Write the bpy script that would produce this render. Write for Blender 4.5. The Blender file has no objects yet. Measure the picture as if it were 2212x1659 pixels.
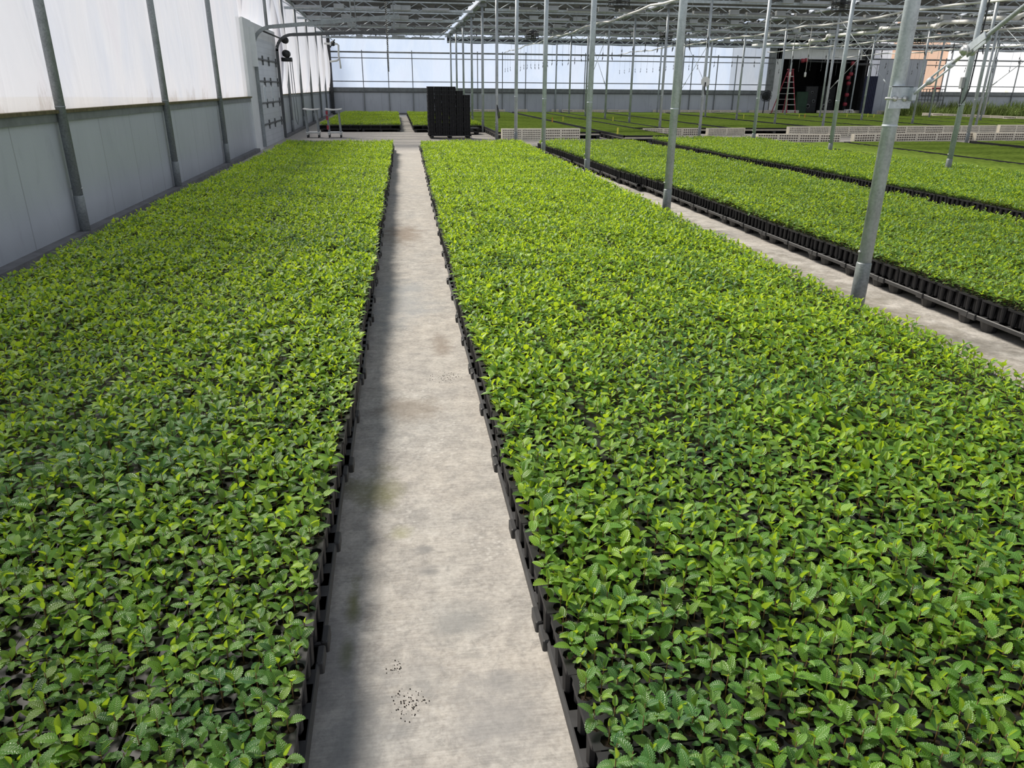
import bpy, bmesh, math, random
import numpy as np
from mathutils import Vector, Matrix
random.seed(7); rng = np.random.default_rng(11)
PI = math.pi
S = bpy.context.scene
COL = S.collection

# ------------------------------------------------------------------ camera
F = 1595.9009211100795
ROT = np.array([[0.9892449866771621, 0.04770796540419704, -0.138268963875099],
                [-0.14608953160618565, 0.3689623406510555, -0.9178914096647707],
                [0.00722530893365622, 0.9282191234930933, 0.37196378008151115]])
CX, CY = 1106.0, 829.5
EYE = np.array([0.0, 0.0, 1.7])
cam = bpy.data.cameras.new('camera'); cam.sensor_width = 36; cam.sensor_fit = 'HORIZONTAL'
cam.lens = F / 2212 * 36; cam.clip_start = .05; cam.clip_end = 400
co = bpy.data.objects.new('camera', cam); COL.objects.link(co)
m = Matrix.Identity(4)
for i in range(3):
    for j in range(3): m[i][j] = ROT[i, j]
m.translation = EYE
co.matrix_world = m; S.camera = co
def at(px, py, x=None, y=None, z=None):
    """the point of the place seen at a pixel of the photograph, on one known plane"""
    d = ROT @ np.array([(px - CX) / F, -(py - CY) / F, -1.0])
    t = (z - EYE[2]) / d[2] if z is not None else (x / d[0] if x is not None else y / d[1])
    return EYE + t * d
def project(P):
    c = (np.asarray(P) - EYE) @ ROT
    return CX + F * c[..., 0] / -c[..., 2], CY - F * c[..., 1] / -c[..., 2], -c[..., 2]

# ------------------------------------------------------------------ materials
MAT = {}
def new_mat(name):
    mt = bpy.data.materials.new(name); mt.use_nodes = True
    nt = mt.node_tree; nt.nodes.clear()
    out = nt.nodes.new('ShaderNodeOutputMaterial')
    MAT[name] = mt
    return mt, nt, out
def N(nt, typ, **kw):
    n = nt.nodes.new(typ)
    for k, v in kw.items():
        if k.startswith('i_'):
            key = k[2:]
            key = int(key) if key.isdigit() else key.replace('_', ' ')
            n.inputs[key].default_value = v
        else: setattr(n, k, v)
    return n
def L(nt, a, b): nt.links.new(a, b)
def ramp(nt, fac, stops):
    r = nt.nodes.new('ShaderNodeValToRGB')
    e = r.color_ramp.elements
    while len(e) < len(stops): e.new(.5)
    for k, (p, c) in enumerate(stops):
        e[k].position = p; e[k].color = (*c, 1) if len(c) == 3 else c
    L(nt, fac, r.inputs[0]); return r.outputs[0]
def noise(nt, vec, scale, detail=4, rough=.55, dist=0):
    n = N(nt, 'ShaderNodeTexNoise'); n.inputs['Scale'].default_value = scale
    n.inputs['Detail'].default_value = detail; n.inputs['Roughness'].default_value = rough
    n.inputs['Distortion'].default_value = dist
    if vec is not None: L(nt, vec, n.inputs['Vector'])
    return n.outputs['Fac']
def mix(nt, fac, a, b, mode='MIX'):
    n = N(nt, 'ShaderNodeMix', data_type='RGBA', blend_type=mode)
    for s, v in ((0, fac), (6, a), (7, b)):
        if isinstance(v, (float, int)): n.inputs[s].default_value = v
        elif isinstance(v, tuple): n.inputs[s].default_value = (*v, 1) if len(v) == 3 else v
        else: L(nt, v, n.inputs[s])
    return n.outputs[2]
def math_(nt, op, a, b=None, clamp=False):
    n = N(nt, 'ShaderNodeMath', operation=op); n.use_clamp = clamp
    for s, v in ((0, a), (1, b)):
        if v is None: continue
        if isinstance(v, (float, int)): n.inputs[s].default_value = v
        else: L(nt, v, n.inputs[s])
    return n.outputs[0]
def geo_pos(nt): return N(nt, 'ShaderNodeNewGeometry').outputs['Position']
def scaled(nt, vec, sx, sy, sz):
    n = N(nt, 'ShaderNodeMapping'); n.inputs['Scale'].default_value = (sx, sy, sz); L(nt, vec, n.inputs['Vector']); return n.outputs[0]
def bump(nt, h, strength=.3, dist=.01):
    b = N(nt, 'ShaderNodeBump'); b.inputs['Strength'].default_value = strength; b.inputs['Distance'].default_value = dist
    L(nt, h, b.inputs['Height']); return b.outputs[0]
def simple(name, col, rough=.5, metal=0, var=.12, scale=6, spec=.5, bumps=0):
    mt, nt, out = new_mat(name)
    p = N(nt, 'ShaderNodeBsdfPrincipled'); p.inputs['Roughness'].default_value = rough
    p.inputs['Metallic'].default_value = metal; p.inputs['Specular IOR Level'].default_value = spec
    tc = N(nt, 'ShaderNodeTexCoord').outputs['Object']
    f = noise(nt, tc, scale, 5)
    a = tuple(c * (1 - var) for c in col); b = tuple(min(1, c * (1 + var)) for c in col)
    L(nt, ramp(nt, f, [(.3, a), (.7, b)]), p.inputs['Base Color'])
    if bumps: L(nt, bump(nt, noise(nt, tc, scale * 4), bumps), p.inputs['Normal'])
    L(nt, p.outputs[0], out.inputs[0]); return mt

simple('black_plastic', (.014, .014, .016), .5, 0, .3, 20, .35)
simple('pallet_plastic', (.035, .035, .037), .5, 0, .3, 12, .5)
simple('soil', (.035, .026, .018), .95, 0, .6, 160, .2, .6)
simple('white_foam', (.8, .74, .62), .8, 0, .1, 5, .3)
simple('foam_hole', (.33, .28, .25), .9, 0, .3, 9, .2)  # cavity tone darkened, the shade of the deep holes put into colour
simple('white_pvc', (.8, .8, .78), .35, 0, .05, 5)
simple('white_paint', (.72, .74, .76), .45, 0, .06, 3)
simple('red_paint', (.33, .035, .055), .5, 0, .15, 6)
simple('dark_metal', (.035, .037, .04), .5, .2, .3, 8)
simple('dark_grey', (.09, .095, .1), .55, 0, .2, 8)
simple('grey_plastic', (.3, .31, .32), .5, 0, .1, 5)
simple('ballast_grey', (.36, .38, .39), .4, .3, .1, 5)
simple('lamp_bar', (.42, .43, .43), .35, .5, .1, 5)
simple('wood_mossy', (.13, .115, .06), .9, 0, .35, 14, .2, .4)
simple('frame_grey', (.2, .215, .22), .5, .35, .2, 5)
simple('alu', (.62, .63, .62), .35, .7, .1, 8)
simple('blue_grey', (.45, .48, .54), .5, 0, .06, 2)
simple('navy_cloth', (.03, .035, .075), .8, 0, .2, 4)
simple('boiler_black', (.012, .012, .013), .8, 0, .4, 3)
simple('green_dark', (.012, .05, .022), .6, 0, .3, 3)
simple('yellow_tag', (.8, .75, .1), .6, 0, .1, 4)
simple('orange_tag', (.75, .35, .08), .6, 0, .1, 4)
simple('concrete_kerb', (.2, .2, .21), .9, 0, .2, 6, .2)
simple('ground_pale', (.42, .41, .38), .9, 0, .1, .3, .1)
simple('white_cord', (.62, .62, .6), .6, 0, .1, 30)
simple('stem', (.16, .1, .04), .7, 0, .3, 30, .3)
simple('oat_film', (.75, .55, .3), .7, 0, .1, 2)

def galv(name, base, metal=.55):
    mt, nt, out = new_mat(name)
    p = N(nt, 'ShaderNodeBsdfPrincipled'); p.inputs['Metallic'].default_value = metal
    tc = N(nt, 'ShaderNodeTexCoord').outputs['Object']
    v = N(nt, 'ShaderNodeTexVoronoi'); v.inputs['Scale'].default_value = 70; L(nt, tc, v.inputs['Vector'])
    f = noise(nt, scaled(nt, tc, 1, 1, .35), 9, 6, .65)
    c1 = ramp(nt, f, [(.3, tuple(x * .72 for x in base)), (.55, base), (.75, tuple(min(1, x * 1.25) for x in base))])
    sc_ = N(nt, 'ShaderNodeSeparateColor'); L(nt, v.outputs['Color'], sc_.inputs[0])
    c2 = mix(nt, .35, c1, ramp(nt, sc_.outputs[0], [(0, (.2, .2, .2)), (1, (.8, .8, .8))]), 'SOFT_LIGHT')
    L(nt, c2, p.inputs['Base Color'])
    L(nt, ramp(nt, f, [(.3, (.38,) * 3), (.7, (.6,) * 3)]), p.inputs['Roughness'])
    L(nt, p.outputs[0], out.inputs[0]); return mt
galv('galvanized', (.5, .55, .59), .22)
galv('galvanized_dull', (.27, .295, .31), .25)

def make_concrete():
    mt, nt, out = new_mat('concrete')
    p = N(nt, 'ShaderNodeBsdfPrincipled'); p.inputs['Specular IOR Level'].default_value = .25
    P = geo_pos(nt)
    big = noise(nt, P, 1.5, 5, .6, .6); mid = noise(nt, P, 6, 6, .65); fine = noise(nt, P, 55, 6, .7); blot = noise(nt, P, 14, 8, .8, .4)
    c = ramp(nt, big, [(.28, (.26, .26, .255)), (.48, (.42, .38, .335)), (.68, (.56, .48, .39))])
    c = mix(nt, .6, c, ramp(nt, mid, [(.3, (.2, .195, .19)), (.52, (.42, .4, .37)), (.7, (.66, .64, .6))]))
    c = mix(nt, .3, c, ramp(nt, fine, [(.32, (.13, .12, .11)), (.5, (.42, .40, .38)), (.66, (.66, .64, .62))]))
    c = mix(nt, math_(nt, 'MULTIPLY', ramp(nt, blot, [(.5, (0, 0, 0)), (.6, (1, 1, 1))]), .45), c, (.2, .195, .185))
    c = mix(nt, math_(nt, 'MULTIPLY', ramp(nt, blot, [(.36, (1, 1, 1)), (.46, (0, 0, 0))]), .4), c, (.66, .62, .56))
    # brushed lines across the walk
    br = noise(nt, scaled(nt, P, 6, 120, 1), 1.2, 4, .6)
    c = mix(nt, .16, c, ramp(nt, br, [(.35, (.15, .145, .14)), (.65, (.62, .6, .58))]))
    # pale lichen dots
    v = N(nt, 'ShaderNodeTexVoronoi'); v.inputs['Scale'].default_value = 34; L(nt, P, v.inputs['Vector'])
    dots = math_(nt, 'MULTIPLY', ramp(nt, v.outputs['Distance'], [(.16, (1, 1, 1)), (.34, (0, 0, 0))]), ramp(nt, noise(nt, P, 2.3, 3), [(.5, (0, 0, 0)), (.62, (1, 1, 1))]))
    c = mix(nt, math_(nt, 'MULTIPLY', dots, .5), c, (.62, .6, .57))
    # damp grey patches, rusty marks, green algae (each at its own spot)
    def spot(x, y, rx, ry):
        mp = N(nt, 'ShaderNodeMapping'); mp.vector_type = 'TEXTURE'
        mp.inputs['Location'].default_value = (x, y, 0); mp.inputs['Scale'].default_value = (rx, ry, 50); L(nt, P, mp.inputs['Vector'])
        ln = N(nt, 'ShaderNodeVectorMath', operation='LENGTH'); L(nt, mp.outputs[0], ln.inputs[0])
        d = math_(nt, 'ADD', ln.outputs['Value'], math_(nt, 'MULTIPLY', math_(nt, 'SUBTRACT', mix(nt, .5, mid, big), .5), 3.2))
        return ramp(nt, d, [(.2, (1, 1, 1)), (1.1, (0, 0, 0))])
    for (x, y, rx, ry, col, k) in [(.02, 9.3, .32, .8, (.2, .14, .09), .55), (.24, 5.0, .1, .38, (.19, .14, .1), .5),
                                   (.0, 6.3, .3, 1.0, (.33, .35, .37), .5),
                                   (.02, 3.9, .2, .2, (.2, .15, .1), .4), (-.18, 3.0, .16, .22, (.17, .17, .06), .65), (-.06, 2.62, .07, .07, (.2, .2, .03), .5),
                                   (-.23, 2.2, .035, .16, (.14, .15, .03), .7), (-.24, 1.95, .03, .1, (.12, .14, .03), .7),
                                   (.03, 2.5, .05, .04, (.19, .19, .19), .65), (.04, 2.35, .06, .05, (.19, .19, .19), .65), (.24, 1.75, .2, .07, (.25, .25, .25), .4),
                                   (-.2, 1.6, .17, .3, (.2, .21, .22), .55), (-.28, 1.95, .1, .3, (.2, .2, .21), .45),
                                   (.12, 2.05, .16, .16, (.23, .24, .24), .5), (.2, 1.62, .17, .2, (.25, .25, .255), .5), (.0, 1.78, .1, .16, (.25, .25, .25), .4),
                                   (3.8, 5.5, .5, 4.5, (.15, .13, .09), .7), (3.7, 11, .5, 5, (.17, .155, .11), .7), (3.6, 6.5, .2, 1.5, (.13, .14, .06), .5)]:
        c = mix(nt, math_(nt, 'MULTIPLY', spot(x, y, rx, ry), k), c, col)
    # broom-swept cross aisle, paler
    sep = N(nt, 'ShaderNodeSeparateXYZ'); L(nt, P, sep.inputs[0])
    far = N(nt, 'ShaderNodeMapRange'); far.inputs[1].default_value = 13; far.inputs[2].default_value = 23; L(nt, sep.outputs[1], far.inputs[0])
    c = mix(nt, math_(nt, 'MULTIPLY', far.outputs[0], .45), c, (.56, .53, .5))
    L(nt, c, p.inputs['Base Color']); p.inputs['Roughness'].default_value = .85
    L(nt, bump(nt, mix(nt, .5, fine, br), .25, .004), p.inputs['Normal'])
    L(nt, p.outputs[0], out.inputs[0])
make_concrete()

def make_leaf():
    mt, nt, out = new_mat('leaf')
    A = N(nt, 'ShaderNodeAttribute', attribute_name='leafcol').outputs['Color']
    U = N(nt, 'ShaderNodeAttribute', attribute_name='leafuv').outputs['Color']
    sa = N(nt, 'ShaderNodeSeparateColor'); L(nt, A, sa.inputs[0]); new, rnd, bed = sa.outputs
    su = N(nt, 'ShaderNodeSeparateColor'); L(nt, U, su.inputs[0]); u, v, _ = su.outputs
    P = geo_pos(nt)
    patch = noise(nt, P, .9, 3, .6)
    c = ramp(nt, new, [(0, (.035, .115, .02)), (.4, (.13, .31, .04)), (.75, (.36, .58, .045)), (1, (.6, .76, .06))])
    c = mix(nt, math_(nt, 'MULTIPLY', ramp(nt, rnd, [(.55, (0, 0, 0)), (1, (1, 1, 1))]), .4), c, (.36, .5, .05))
    c = mix(nt, math_(nt, 'MULTIPLY', ramp(nt, patch, [(.54, (0, 0, 0)), (.68, (1, 1, 1))]), .7), c, (.06, .19, .075))
    c = mix(nt, math_(nt, 'MULTIPLY', bed, .55), c, (.14, .27, .07))  # beds C and D tinted duller, side light worked into the leaf colour
    au = math_(nt, 'ABSOLUTE', math_(nt, 'SUBTRACT', math_(nt, 'MULTIPLY', u, 2.0), 1.0))
    # side veins: stripes that slant towards the leaf tip, and the midrib
    w = math_(nt, 'SINE', math_(nt, 'MULTIPLY', math_(nt, 'SUBTRACT', v, math_(nt, 'MULTIPLY', au, .22)), 56.0))
    rib = ramp(nt, au, [(0, (1, 1, 1)), (.1, (0, 0, 0))])
    c = mix(nt, math_(nt, 'MULTIPLY', rib, .4), c, (.38, .52, .15))
    c = mix(nt, math_(nt, 'MULTIPLY', math_(nt, 'ADD', math_(nt, 'MULTIPLY', w, .5), .5), .14), c, (.05, .11, .015))
    pr = N(nt, 'ShaderNodeBsdfPrincipled'); pr.inputs['Roughness'].default_value = .34; pr.inputs['Specular IOR Level'].default_value = .55
    L(nt, c, pr.inputs['Base Color'])
    L(nt, bump(nt, w, .35, .0015), pr.inputs['Normal'])
    tr = N(nt, 'ShaderNodeBsdfTranslucent')
    L(nt, mix(nt, math_(nt, 'ADD', math_(nt, 'MULTIPLY', new, .6), .2), c, (.72, .9, .02), 'MIX'), tr.inputs['Color'])
    mx = N(nt, 'ShaderNodeMixShader'); mx.inputs[0].default_value = .42
    L(nt, pr.outputs[0], mx.inputs[1]); L(nt, tr.outputs[0], mx.inputs[2]); L(nt, mx.outputs[0], out.inputs[0])
make_leaf()

def film(name, col, transp=.25, stain=None, dif=.25, wrinkle=.5):
    mt, nt, out = new_mat(name)
    P = geo_pos(nt)
    sep = N(nt, 'ShaderNodeSeparateXYZ'); L(nt, P, sep.inputs[0])
    f = noise(nt, scaled(nt, P, .7, .7, .25), 1.1, 4, .55, .8)
    c = ramp(nt, f, [(.3, (col[0] * .86, col[1] * .9, col[2] * .97)), (.55, col), (.75, (col[0], col[1] * .96, col[2] * .97))])
    # dirt speckles and drips just above the sill
    low = N(nt, 'ShaderNodeMapRange'); low.inputs[1].default_value = 1.42; low.inputs[2].default_value = 2.05; low.inputs[3].default_value = 1; low.inputs[4].default_value = 0
    L(nt, sep.outputs[2], low.inputs[0])
    drip = math_(nt, 'MULTIPLY', noise(nt, scaled(nt, P, 7, 7, 2.2), 3, 6, .75, .6), math_(nt, 'MULTIPLY', math_(nt, 'POWER', low.outputs[0], .8), ramp(nt, noise(nt, scaled(nt, P, 1, 1.6, .6), 1.4, 3), [(.4, (.25,) * 3), (.62, (1.15,) * 3)])))
    c = mix(nt, math_(nt, 'MULTIPLY', ramp(nt, drip, [(.36, (0, 0, 0)), (.6, (1, 1, 1))]), .5), c, (.3, .24, .2))
    if stain: c = mix(nt, math_(nt, 'MULTIPLY', ramp(nt, drip, [(.22, (0, 0, 0)), (.5, (1, 1, 1))]), .75), c, stain)
    c = mix(nt, math_(nt, 'MULTIPLY', low.outputs[0], .12), c, (.8, .68, .6))
    nb = bump(nt, noise(nt, scaled(nt, P, .8, 1.1, .4), 1.3, 3, .5, 1.0), wrinkle, .15)
    tl = N(nt, 'ShaderNodeBsdfTranslucent'); df = N(nt, 'ShaderNodeBsdfDiffuse'); tp = N(nt, 'ShaderNodeBsdfTransparent')
    for s in (tl, df): L(nt, c, s.inputs['Color']); L(nt, nb, s.inputs['Normal'])
    tp.inputs['Color'].default_value = (*col, 1)
    m1 = N(nt, 'ShaderNodeMixShader'); m1.inputs[0].default_value = dif; L(nt, tl.outputs[0], m1.inputs[1]); L(nt, df.outputs[0], m1.inputs[2])
    m2 = N(nt, 'ShaderNodeMixShader'); m2.inputs[0].default_value = transp; L(nt, m1.outputs[0], m2.inputs[1]); L(nt, tp.outputs[0], m2.inputs[2])
    L(nt, m2.outputs[0], out.inputs[0])
film('film_white', (.69, .7, .75), .3, None, .25, .25)
film('film_blue', (.66, .75, .9), .35, None, .2, .25)
film('film_peach', (.72, .5, .38), .2, None, .15)
film('film_yellow', (.9, .92, .95), .3, (.75, .7, .05), .15)

def make_panel():
    mt, nt, out = new_mat('panel')
    p = N(nt, 'ShaderNodeBsdfPrincipled'); p.inputs['Roughness'].default_value = .35; p.inputs['Specular IOR Level'].default_value = .35
    P = geo_pos(nt); sep = N(nt, 'ShaderNodeSeparateXYZ'); L(nt, P, sep.inputs[0])
    s = math_(nt, 'ADD', sep.outputs[1], sep.outputs[0])
    rib = math_(nt, 'SINE', math_(nt, 'MULTIPLY', s, 300.0))
    seam = math_(nt, 'PINGPONG', math_(nt, 'ADD', s, .33), .61)
    f = noise(nt, scaled(nt, P, .6, .6, .3), 1.2, 4)
    c = ramp(nt, f, [(.3, (.43, .46, .51)), (.7, (.52, .55, .6))])
    c = mix(nt, math_(nt, 'MULTIPLY', ramp(nt, seam, [(.004, (1, 1, 1)), (.012, (0, 0, 0))]), .55), c, (.16, .17, .19))
    stain = noise(nt, scaled(nt, P, 2.2, 2.2, .6), 2.5, 5, .6, .5)
    c = mix(nt, math_(nt, 'MULTIPLY', ramp(nt, stain, [(.55, (0, 0, 0)), (.72, (1, 1, 1))]), .3), c, (.32, .34, .4))
    L(nt, c, p.inputs['Base Color']); L(nt, bump(nt, rib, .12, .002), p.inputs['Normal'])
    L(nt, p.outputs[0], out.inputs[0])
make_panel()

def make_curtain():
    mt, nt, out = new_mat('shade_cloth')
    P = geo_pos(nt)
    f = noise(nt, scaled(nt, P, .5, 2.2, 1), 1.3, 6, .7)
    g = noise(nt, scaled(nt, P, 2.5, 5, 1), 2.5, 5, .7)
    c = ramp(nt, mix(nt, .45, f, g), [(.32, (.018, .018, .02)), (.52, (.045, .045, .048)), (.68, (.13, .13, .14))])
    p = N(nt, 'ShaderNodeBsdfPrincipled'); p.inputs['Roughness'].default_value = .6; p.inputs['Metallic'].default_value = .2
    L(nt, c, p.inputs['Base Color']); L(nt, bump(nt, f, .6, .08), p.inputs['Normal'])
    tl = N(nt, 'ShaderNodeBsdfTranslucent'); L(nt, c, tl.inputs['Color'])
    mx = N(nt, 'ShaderNodeMixShader'); mx.inputs[0].default_value = .3; L(nt, p.outputs[0], mx.inputs[1]); L(nt, tl.outputs[0], mx.inputs[2])
    L(nt, mx.outputs[0], out.inputs[0])
make_curtain()

def make_mat_green():
    mt, nt, out = new_mat('germinant_green')
    P = geo_pos(nt)
    f = noise(nt, P, .7, 3, .6); g = noise(nt, P, 9, 5, .75); b = noise(nt, scaled(nt, P, .15, 3, 1), 2, 3)
    c = ramp(nt, f, [(.3, (.1, .16, .035)), (.7, (.155, .22, .05))])
    c = mix(nt, .5, c, ramp(nt, g, [(.33, (.035, .06, .008)), (.55, (.17, .25, .035)), (.72, (.3, .37, .07))]))
    c = mix(nt, math_(nt, 'MULTIPLY', ramp(nt, b, [(.5, (0, 0, 0)), (.7, (1, 1, 1))]), .3), c, (.08, .15, .02))
    d = N(nt, 'ShaderNodeBsdfDiffuse'); L(nt, c, d.inputs['Color']); L(nt, bump(nt, g, .8, .03), d.inputs['Normal'])
    L(nt, d.outputs[0], out.inputs[0])
make_mat_green()
simple('weed_leaf', (.2, .27, .07), .6, 0, .5, .8, .2)
def steel_door():
    mt, nt, out = new_mat('door_panel')
    p = N(nt, 'ShaderNodeBsdfPrincipled'); p.inputs['Roughness'].default_value = .4
    P = geo_pos(nt); sep = N(nt, 'ShaderNodeSeparateXYZ'); L(nt, P, sep.inputs[0])
    line = math_(nt, 'PINGPONG', math_(nt, 'ADD', sep.outputs[2], .03), .078)
    c = ramp(nt, noise(nt, P, 2, 4), [(.3, (.5, .53, .57)), (.7, (.58, .61, .65))])
    c = mix(nt, math_(nt, 'MULTIPLY', ramp(nt, line, [(.01, (1, 1, 1)), (.02, (0, 0, 0))]), .35), c, (.36, .38, .42))
    L(nt, c, p.inputs['Base Color']); L(nt, bump(nt, line, .4, .01), p.inputs['Normal']); L(nt, p.outputs[0], out.inputs[0])
steel_door()
mt, nt, out = new_mat('window_glass')
tp = N(nt, 'ShaderNodeBsdfTranslucent'); tp.inputs[0].default_value = (.9, .93, .95, 1); L(nt, tp.outputs[0], out.inputs[0])

# ------------------------------------------------------------------ mesh helpers
class MB:
    def __init__(s): s.v = []; s.f = []
    def add(s, V, Fs):
        o = len(s.v); s.v += [tuple(p) for p in V]; s.f += [tuple(i + o for i in f) for f in Fs]; return s
    def box(s, x0, x1, y0, y1, z0, z1):
        V = [(x, y, z) for z in (z0, z1) for y in (y0, y1) for x in (x0, x1)]
        return s.add(V, [(0, 2, 3, 1), (4, 5, 7, 6), (0, 1, 5, 4), (2, 6, 7, 3), (0, 4, 6, 2), (1, 3, 7, 5)])
    def bevbox(s, x0, x1, y0, y1, z0, z1, b=.01):
        lv = [(z0, b), (z0 + b, 0), (z1 - b, 0), (z1, b)]; V = []; Fs = []
        for z, i in lv:
            V += [(x0 + i + b, y0 + i, z), (x1 - i - b, y0 + i, z), (x1 - i, y0 + i + b, z), (x1 - i, y1 - i - b, z), (x1 - i - b, y1 - i, z), (x0 + i + b, y1 - i, z), (x0 + i, y1 - i - b, z), (x0 + i, y0 + i + b, z)]
        for k in range(3):
            for j in range(8): a, c = k * 8 + j, k * 8 + (j + 1) % 8; Fs.append((a, c, c + 8, a + 8))
        Fs += [tuple(range(7, -1, -1)), tuple(range(24, 32))]
        return s.add(V, Fs)
    def path(s, pts, r, n=8, caps=True):
        pts = [Vector(p) for p in pts]; R = r if isinstance(r, (list, tuple)) else [r] * len(pts)
        V = []; prev = None
        for i, p in enumerate(pts):
            d = (pts[min(i + 1, len(pts) - 1)] - pts[max(i - 1, 0)]).normalized()
            if prev is None:
                a = Vector((0, 0, 1)) if abs(d.z) < .9 else Vector((1, 0, 0))
            else: a = prev
            e1 = (a - d * a.dot(d)).normalized(); prev = e1; e2 = d.cross(e1)
            V += [tuple(p + (e1 * math.cos(2 * PI * k / n) + e2 * math.sin(2 * PI * k / n)) * R[i]) for k in range(n)]
        Fs = [(i * n + k, i * n + (k + 1) % n, (i + 1) * n + (k + 1) % n, (i + 1) * n + k) for i in range(len(pts) - 1) for k in range(n)]
        if caps: Fs += [tuple(range(n - 1, -1, -1)), tuple((len(pts) - 1) * n + k for k in range(n))]
        return s.add(V, Fs)
    def tube(s, a, b, r, n=8): return s.path([a, b], r, n)
    def bar(s, a, b, w, h):
        """square bar from a to b, w wide and h high"""
        a, b = Vector(a), Vector(b); d = (b - a).normalized()
        up = Vector((0, 0, 1)) if abs(d.z) < .95 else Vector((1, 0, 0))
        x = d.cross(up).normalized() * w / 2; y = x.cross(d).normalized() * h / 2
        V = [a - x - y, a + x - y, a + x + y, a - x + y, b - x - y, b + x - y, b + x + y, b - x + y]
        return s.add(V, [(0, 1, 2, 3), (7, 6, 5, 4), (0, 4, 5, 1), (1, 5, 6, 2), (2, 6, 7, 3), (3, 7, 4, 0)])
    def mesh(s, name, mat, smooth=False):
        me = bpy.data.meshes.new(name); me.from_pydata(s.v, [], s.f); me.update()
        mats = mat if isinstance(mat, (list, tuple)) else [mat]
        for mm in mats: me.materials.append(MAT[mm])
        if smooth: me.polygons.foreach_set('use_smooth', [True] * len(me.polygons))
        bm = bmesh.new(); bm.from_mesh(me); bmesh.ops.recalc_face_normals(bm, faces=bm.faces); bm.to_mesh(me); bm.free()
        return me
    def build(s, name, mat, parent=None, smooth=False, loc=None):
        return link(name, s.mesh(name, mat, smooth), parent, loc)
def link(name, data, parent=None, loc=None):
    o = bpy.data.objects.new(name, data); COL.objects.link(o)
    if parent is not None: o.parent = parent
    if loc is not None: o.location = loc
    return o
def tag(o, label=None, cat=None, group=None, kind=None):
    for k, v in (('label', label), ('category', cat), ('group', group), ('kind', kind)):
        if v: o[k] = v
    return o
def thing(name, label, cat, loc=(0, 0, 0), group=None, rz=0):
    o = link(name, None, None, loc); o.rotation_euler.z = rz
    return tag(o, label, cat, group)
def dup(root, loc=None, rz=None, label=None, group=None):
    r = root.copy(); COL.objects.link(r)
    if loc is not None: r.location = loc
    if rz is not None: r.rotation_euler.z = rz
    if label: r['label'] = label
    if group: r['group'] = group
    for ch in list(root.children):
        c = ch.copy(); COL.objects.link(c); c.parent = r
        for g in list(ch.children):
            d = g.copy(); COL.objects.link(d); d.parent = c
    return r
def struct(name, mb, mat, smooth=False):
    return tag(mb.build(name, mat, None, smooth), kind='structure')
ORD = ['first', 'second', 'third', 'fourth', 'fifth', 'sixth', 'seventh', 'eighth', 'ninth', 'tenth', 'eleventh', 'twelfth', 'thirteenth', 'fourteenth', 'fifteenth', 'sixteenth']

# ------------------------------------------------------------------ plan of the house (metres)
FAR = 53.0
def xw(y): return -3.62 - .0095 * y                      # line of the film-wall posts
def wall_y(px, py):                                      # where a pixel's ray meets that line
    d = ROT @ np.array([(px - CX) / F, -(py - CY) / F, -1.0])
    t = -3.62 / (d[0] + .0095 * d[1]); return t * d[1]
ROW1 = [5.15 + 4.43 * k for k in range(11)]
ROWS = [(3.5, ROW1)] + [(3.5 + 7.15 * i, [13.6 + 4.28 * j for j in range(-1, 10)]) for i in range(1, 7)]

# floor
fl = MB(); fl.box(-4.6, 52, -3, 60, -.12, 0); struct('floor', fl, 'concrete')
g = MB(); g.box(-60, 110, -60, 140, -.3, -.2); struct('ground_outside', g, 'ground_pale')

# left wall: knee wall panels, sill trims, kerb, film bays
def wall_strip(mb, y0, y1, dx0, dx1, z0, z1, n=1):
    for k in range(n):
        a = y0 + (y1 - y0) * k / n; b = y0 + (y1 - y0) * (k + 1) / n
        V = [(xw(a) + dx0, a, z0), (xw(a) + dx1, a, z0), (xw(b) + dx1, b, z0), (xw(b) + dx0, b, z0),
             (xw(a) + dx0, a, z1), (xw(a) + dx1, a, z1), (xw(b) + dx1, b, z1), (xw(b) + dx0, b, z1)]
        mb.add(V, [(0, 3, 2, 1), (4, 5, 6, 7), (0, 1, 5, 4), (1, 2, 6, 5), (2, 3, 7, 6), (3, 0, 4, 7)])
DOOR0, DOOR1 = 22.3, 28.3
w = MB(); wall_strip(w, -2, DOOR0, -.14, -.08, 0, 1.32); wall_strip(w, DOOR1, FAR, -.14, -.08, 0, 1.32); struct('wall_left', w, 'panel')
w = MB(); wall_strip(w, -2, DOOR0, -.15, -.04, 1.31, 1.4); wall_strip(w, DOOR1, FAR, -.15, -.04, 1.31, 1.4); struct('trim_1', w, 'frame_grey')
w = MB(); wall_strip(w, -2, DOOR0, -.16, -.0, 1.4, 1.435); wall_strip(w, DOOR1, FAR, -.16, -.03, 1.4, 1.43); struct('trim_2', w, 'wood_mossy')
w = MB(); wall_strip(w, -2, DOOR0, -.14, .06, 0, .09); wall_strip(w, DOOR1, FAR, -.14, .06, 0, .09); struct('baseboard_left', w, 'concrete_kerb')
wall_px = [(132, 242), (358, 224), (475, 215), (521, 0), (570, 0), (610, 0), (625.7, 203), (652, 203), (673, 200), (691.6, 200), (704, 200), (716, 180)]
WY = [wall_y(*p) for p in wall_px]
WY[5] = 0.5 * (WY[4] + WY[6]) if WY[5] > WY[6] else WY[5]
edges = sorted([-2, WY[0] - 4.3] + WY + [FAR, DOOR0 - .12, DOOR1 + .12])
TOPZ = 5.0
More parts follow.
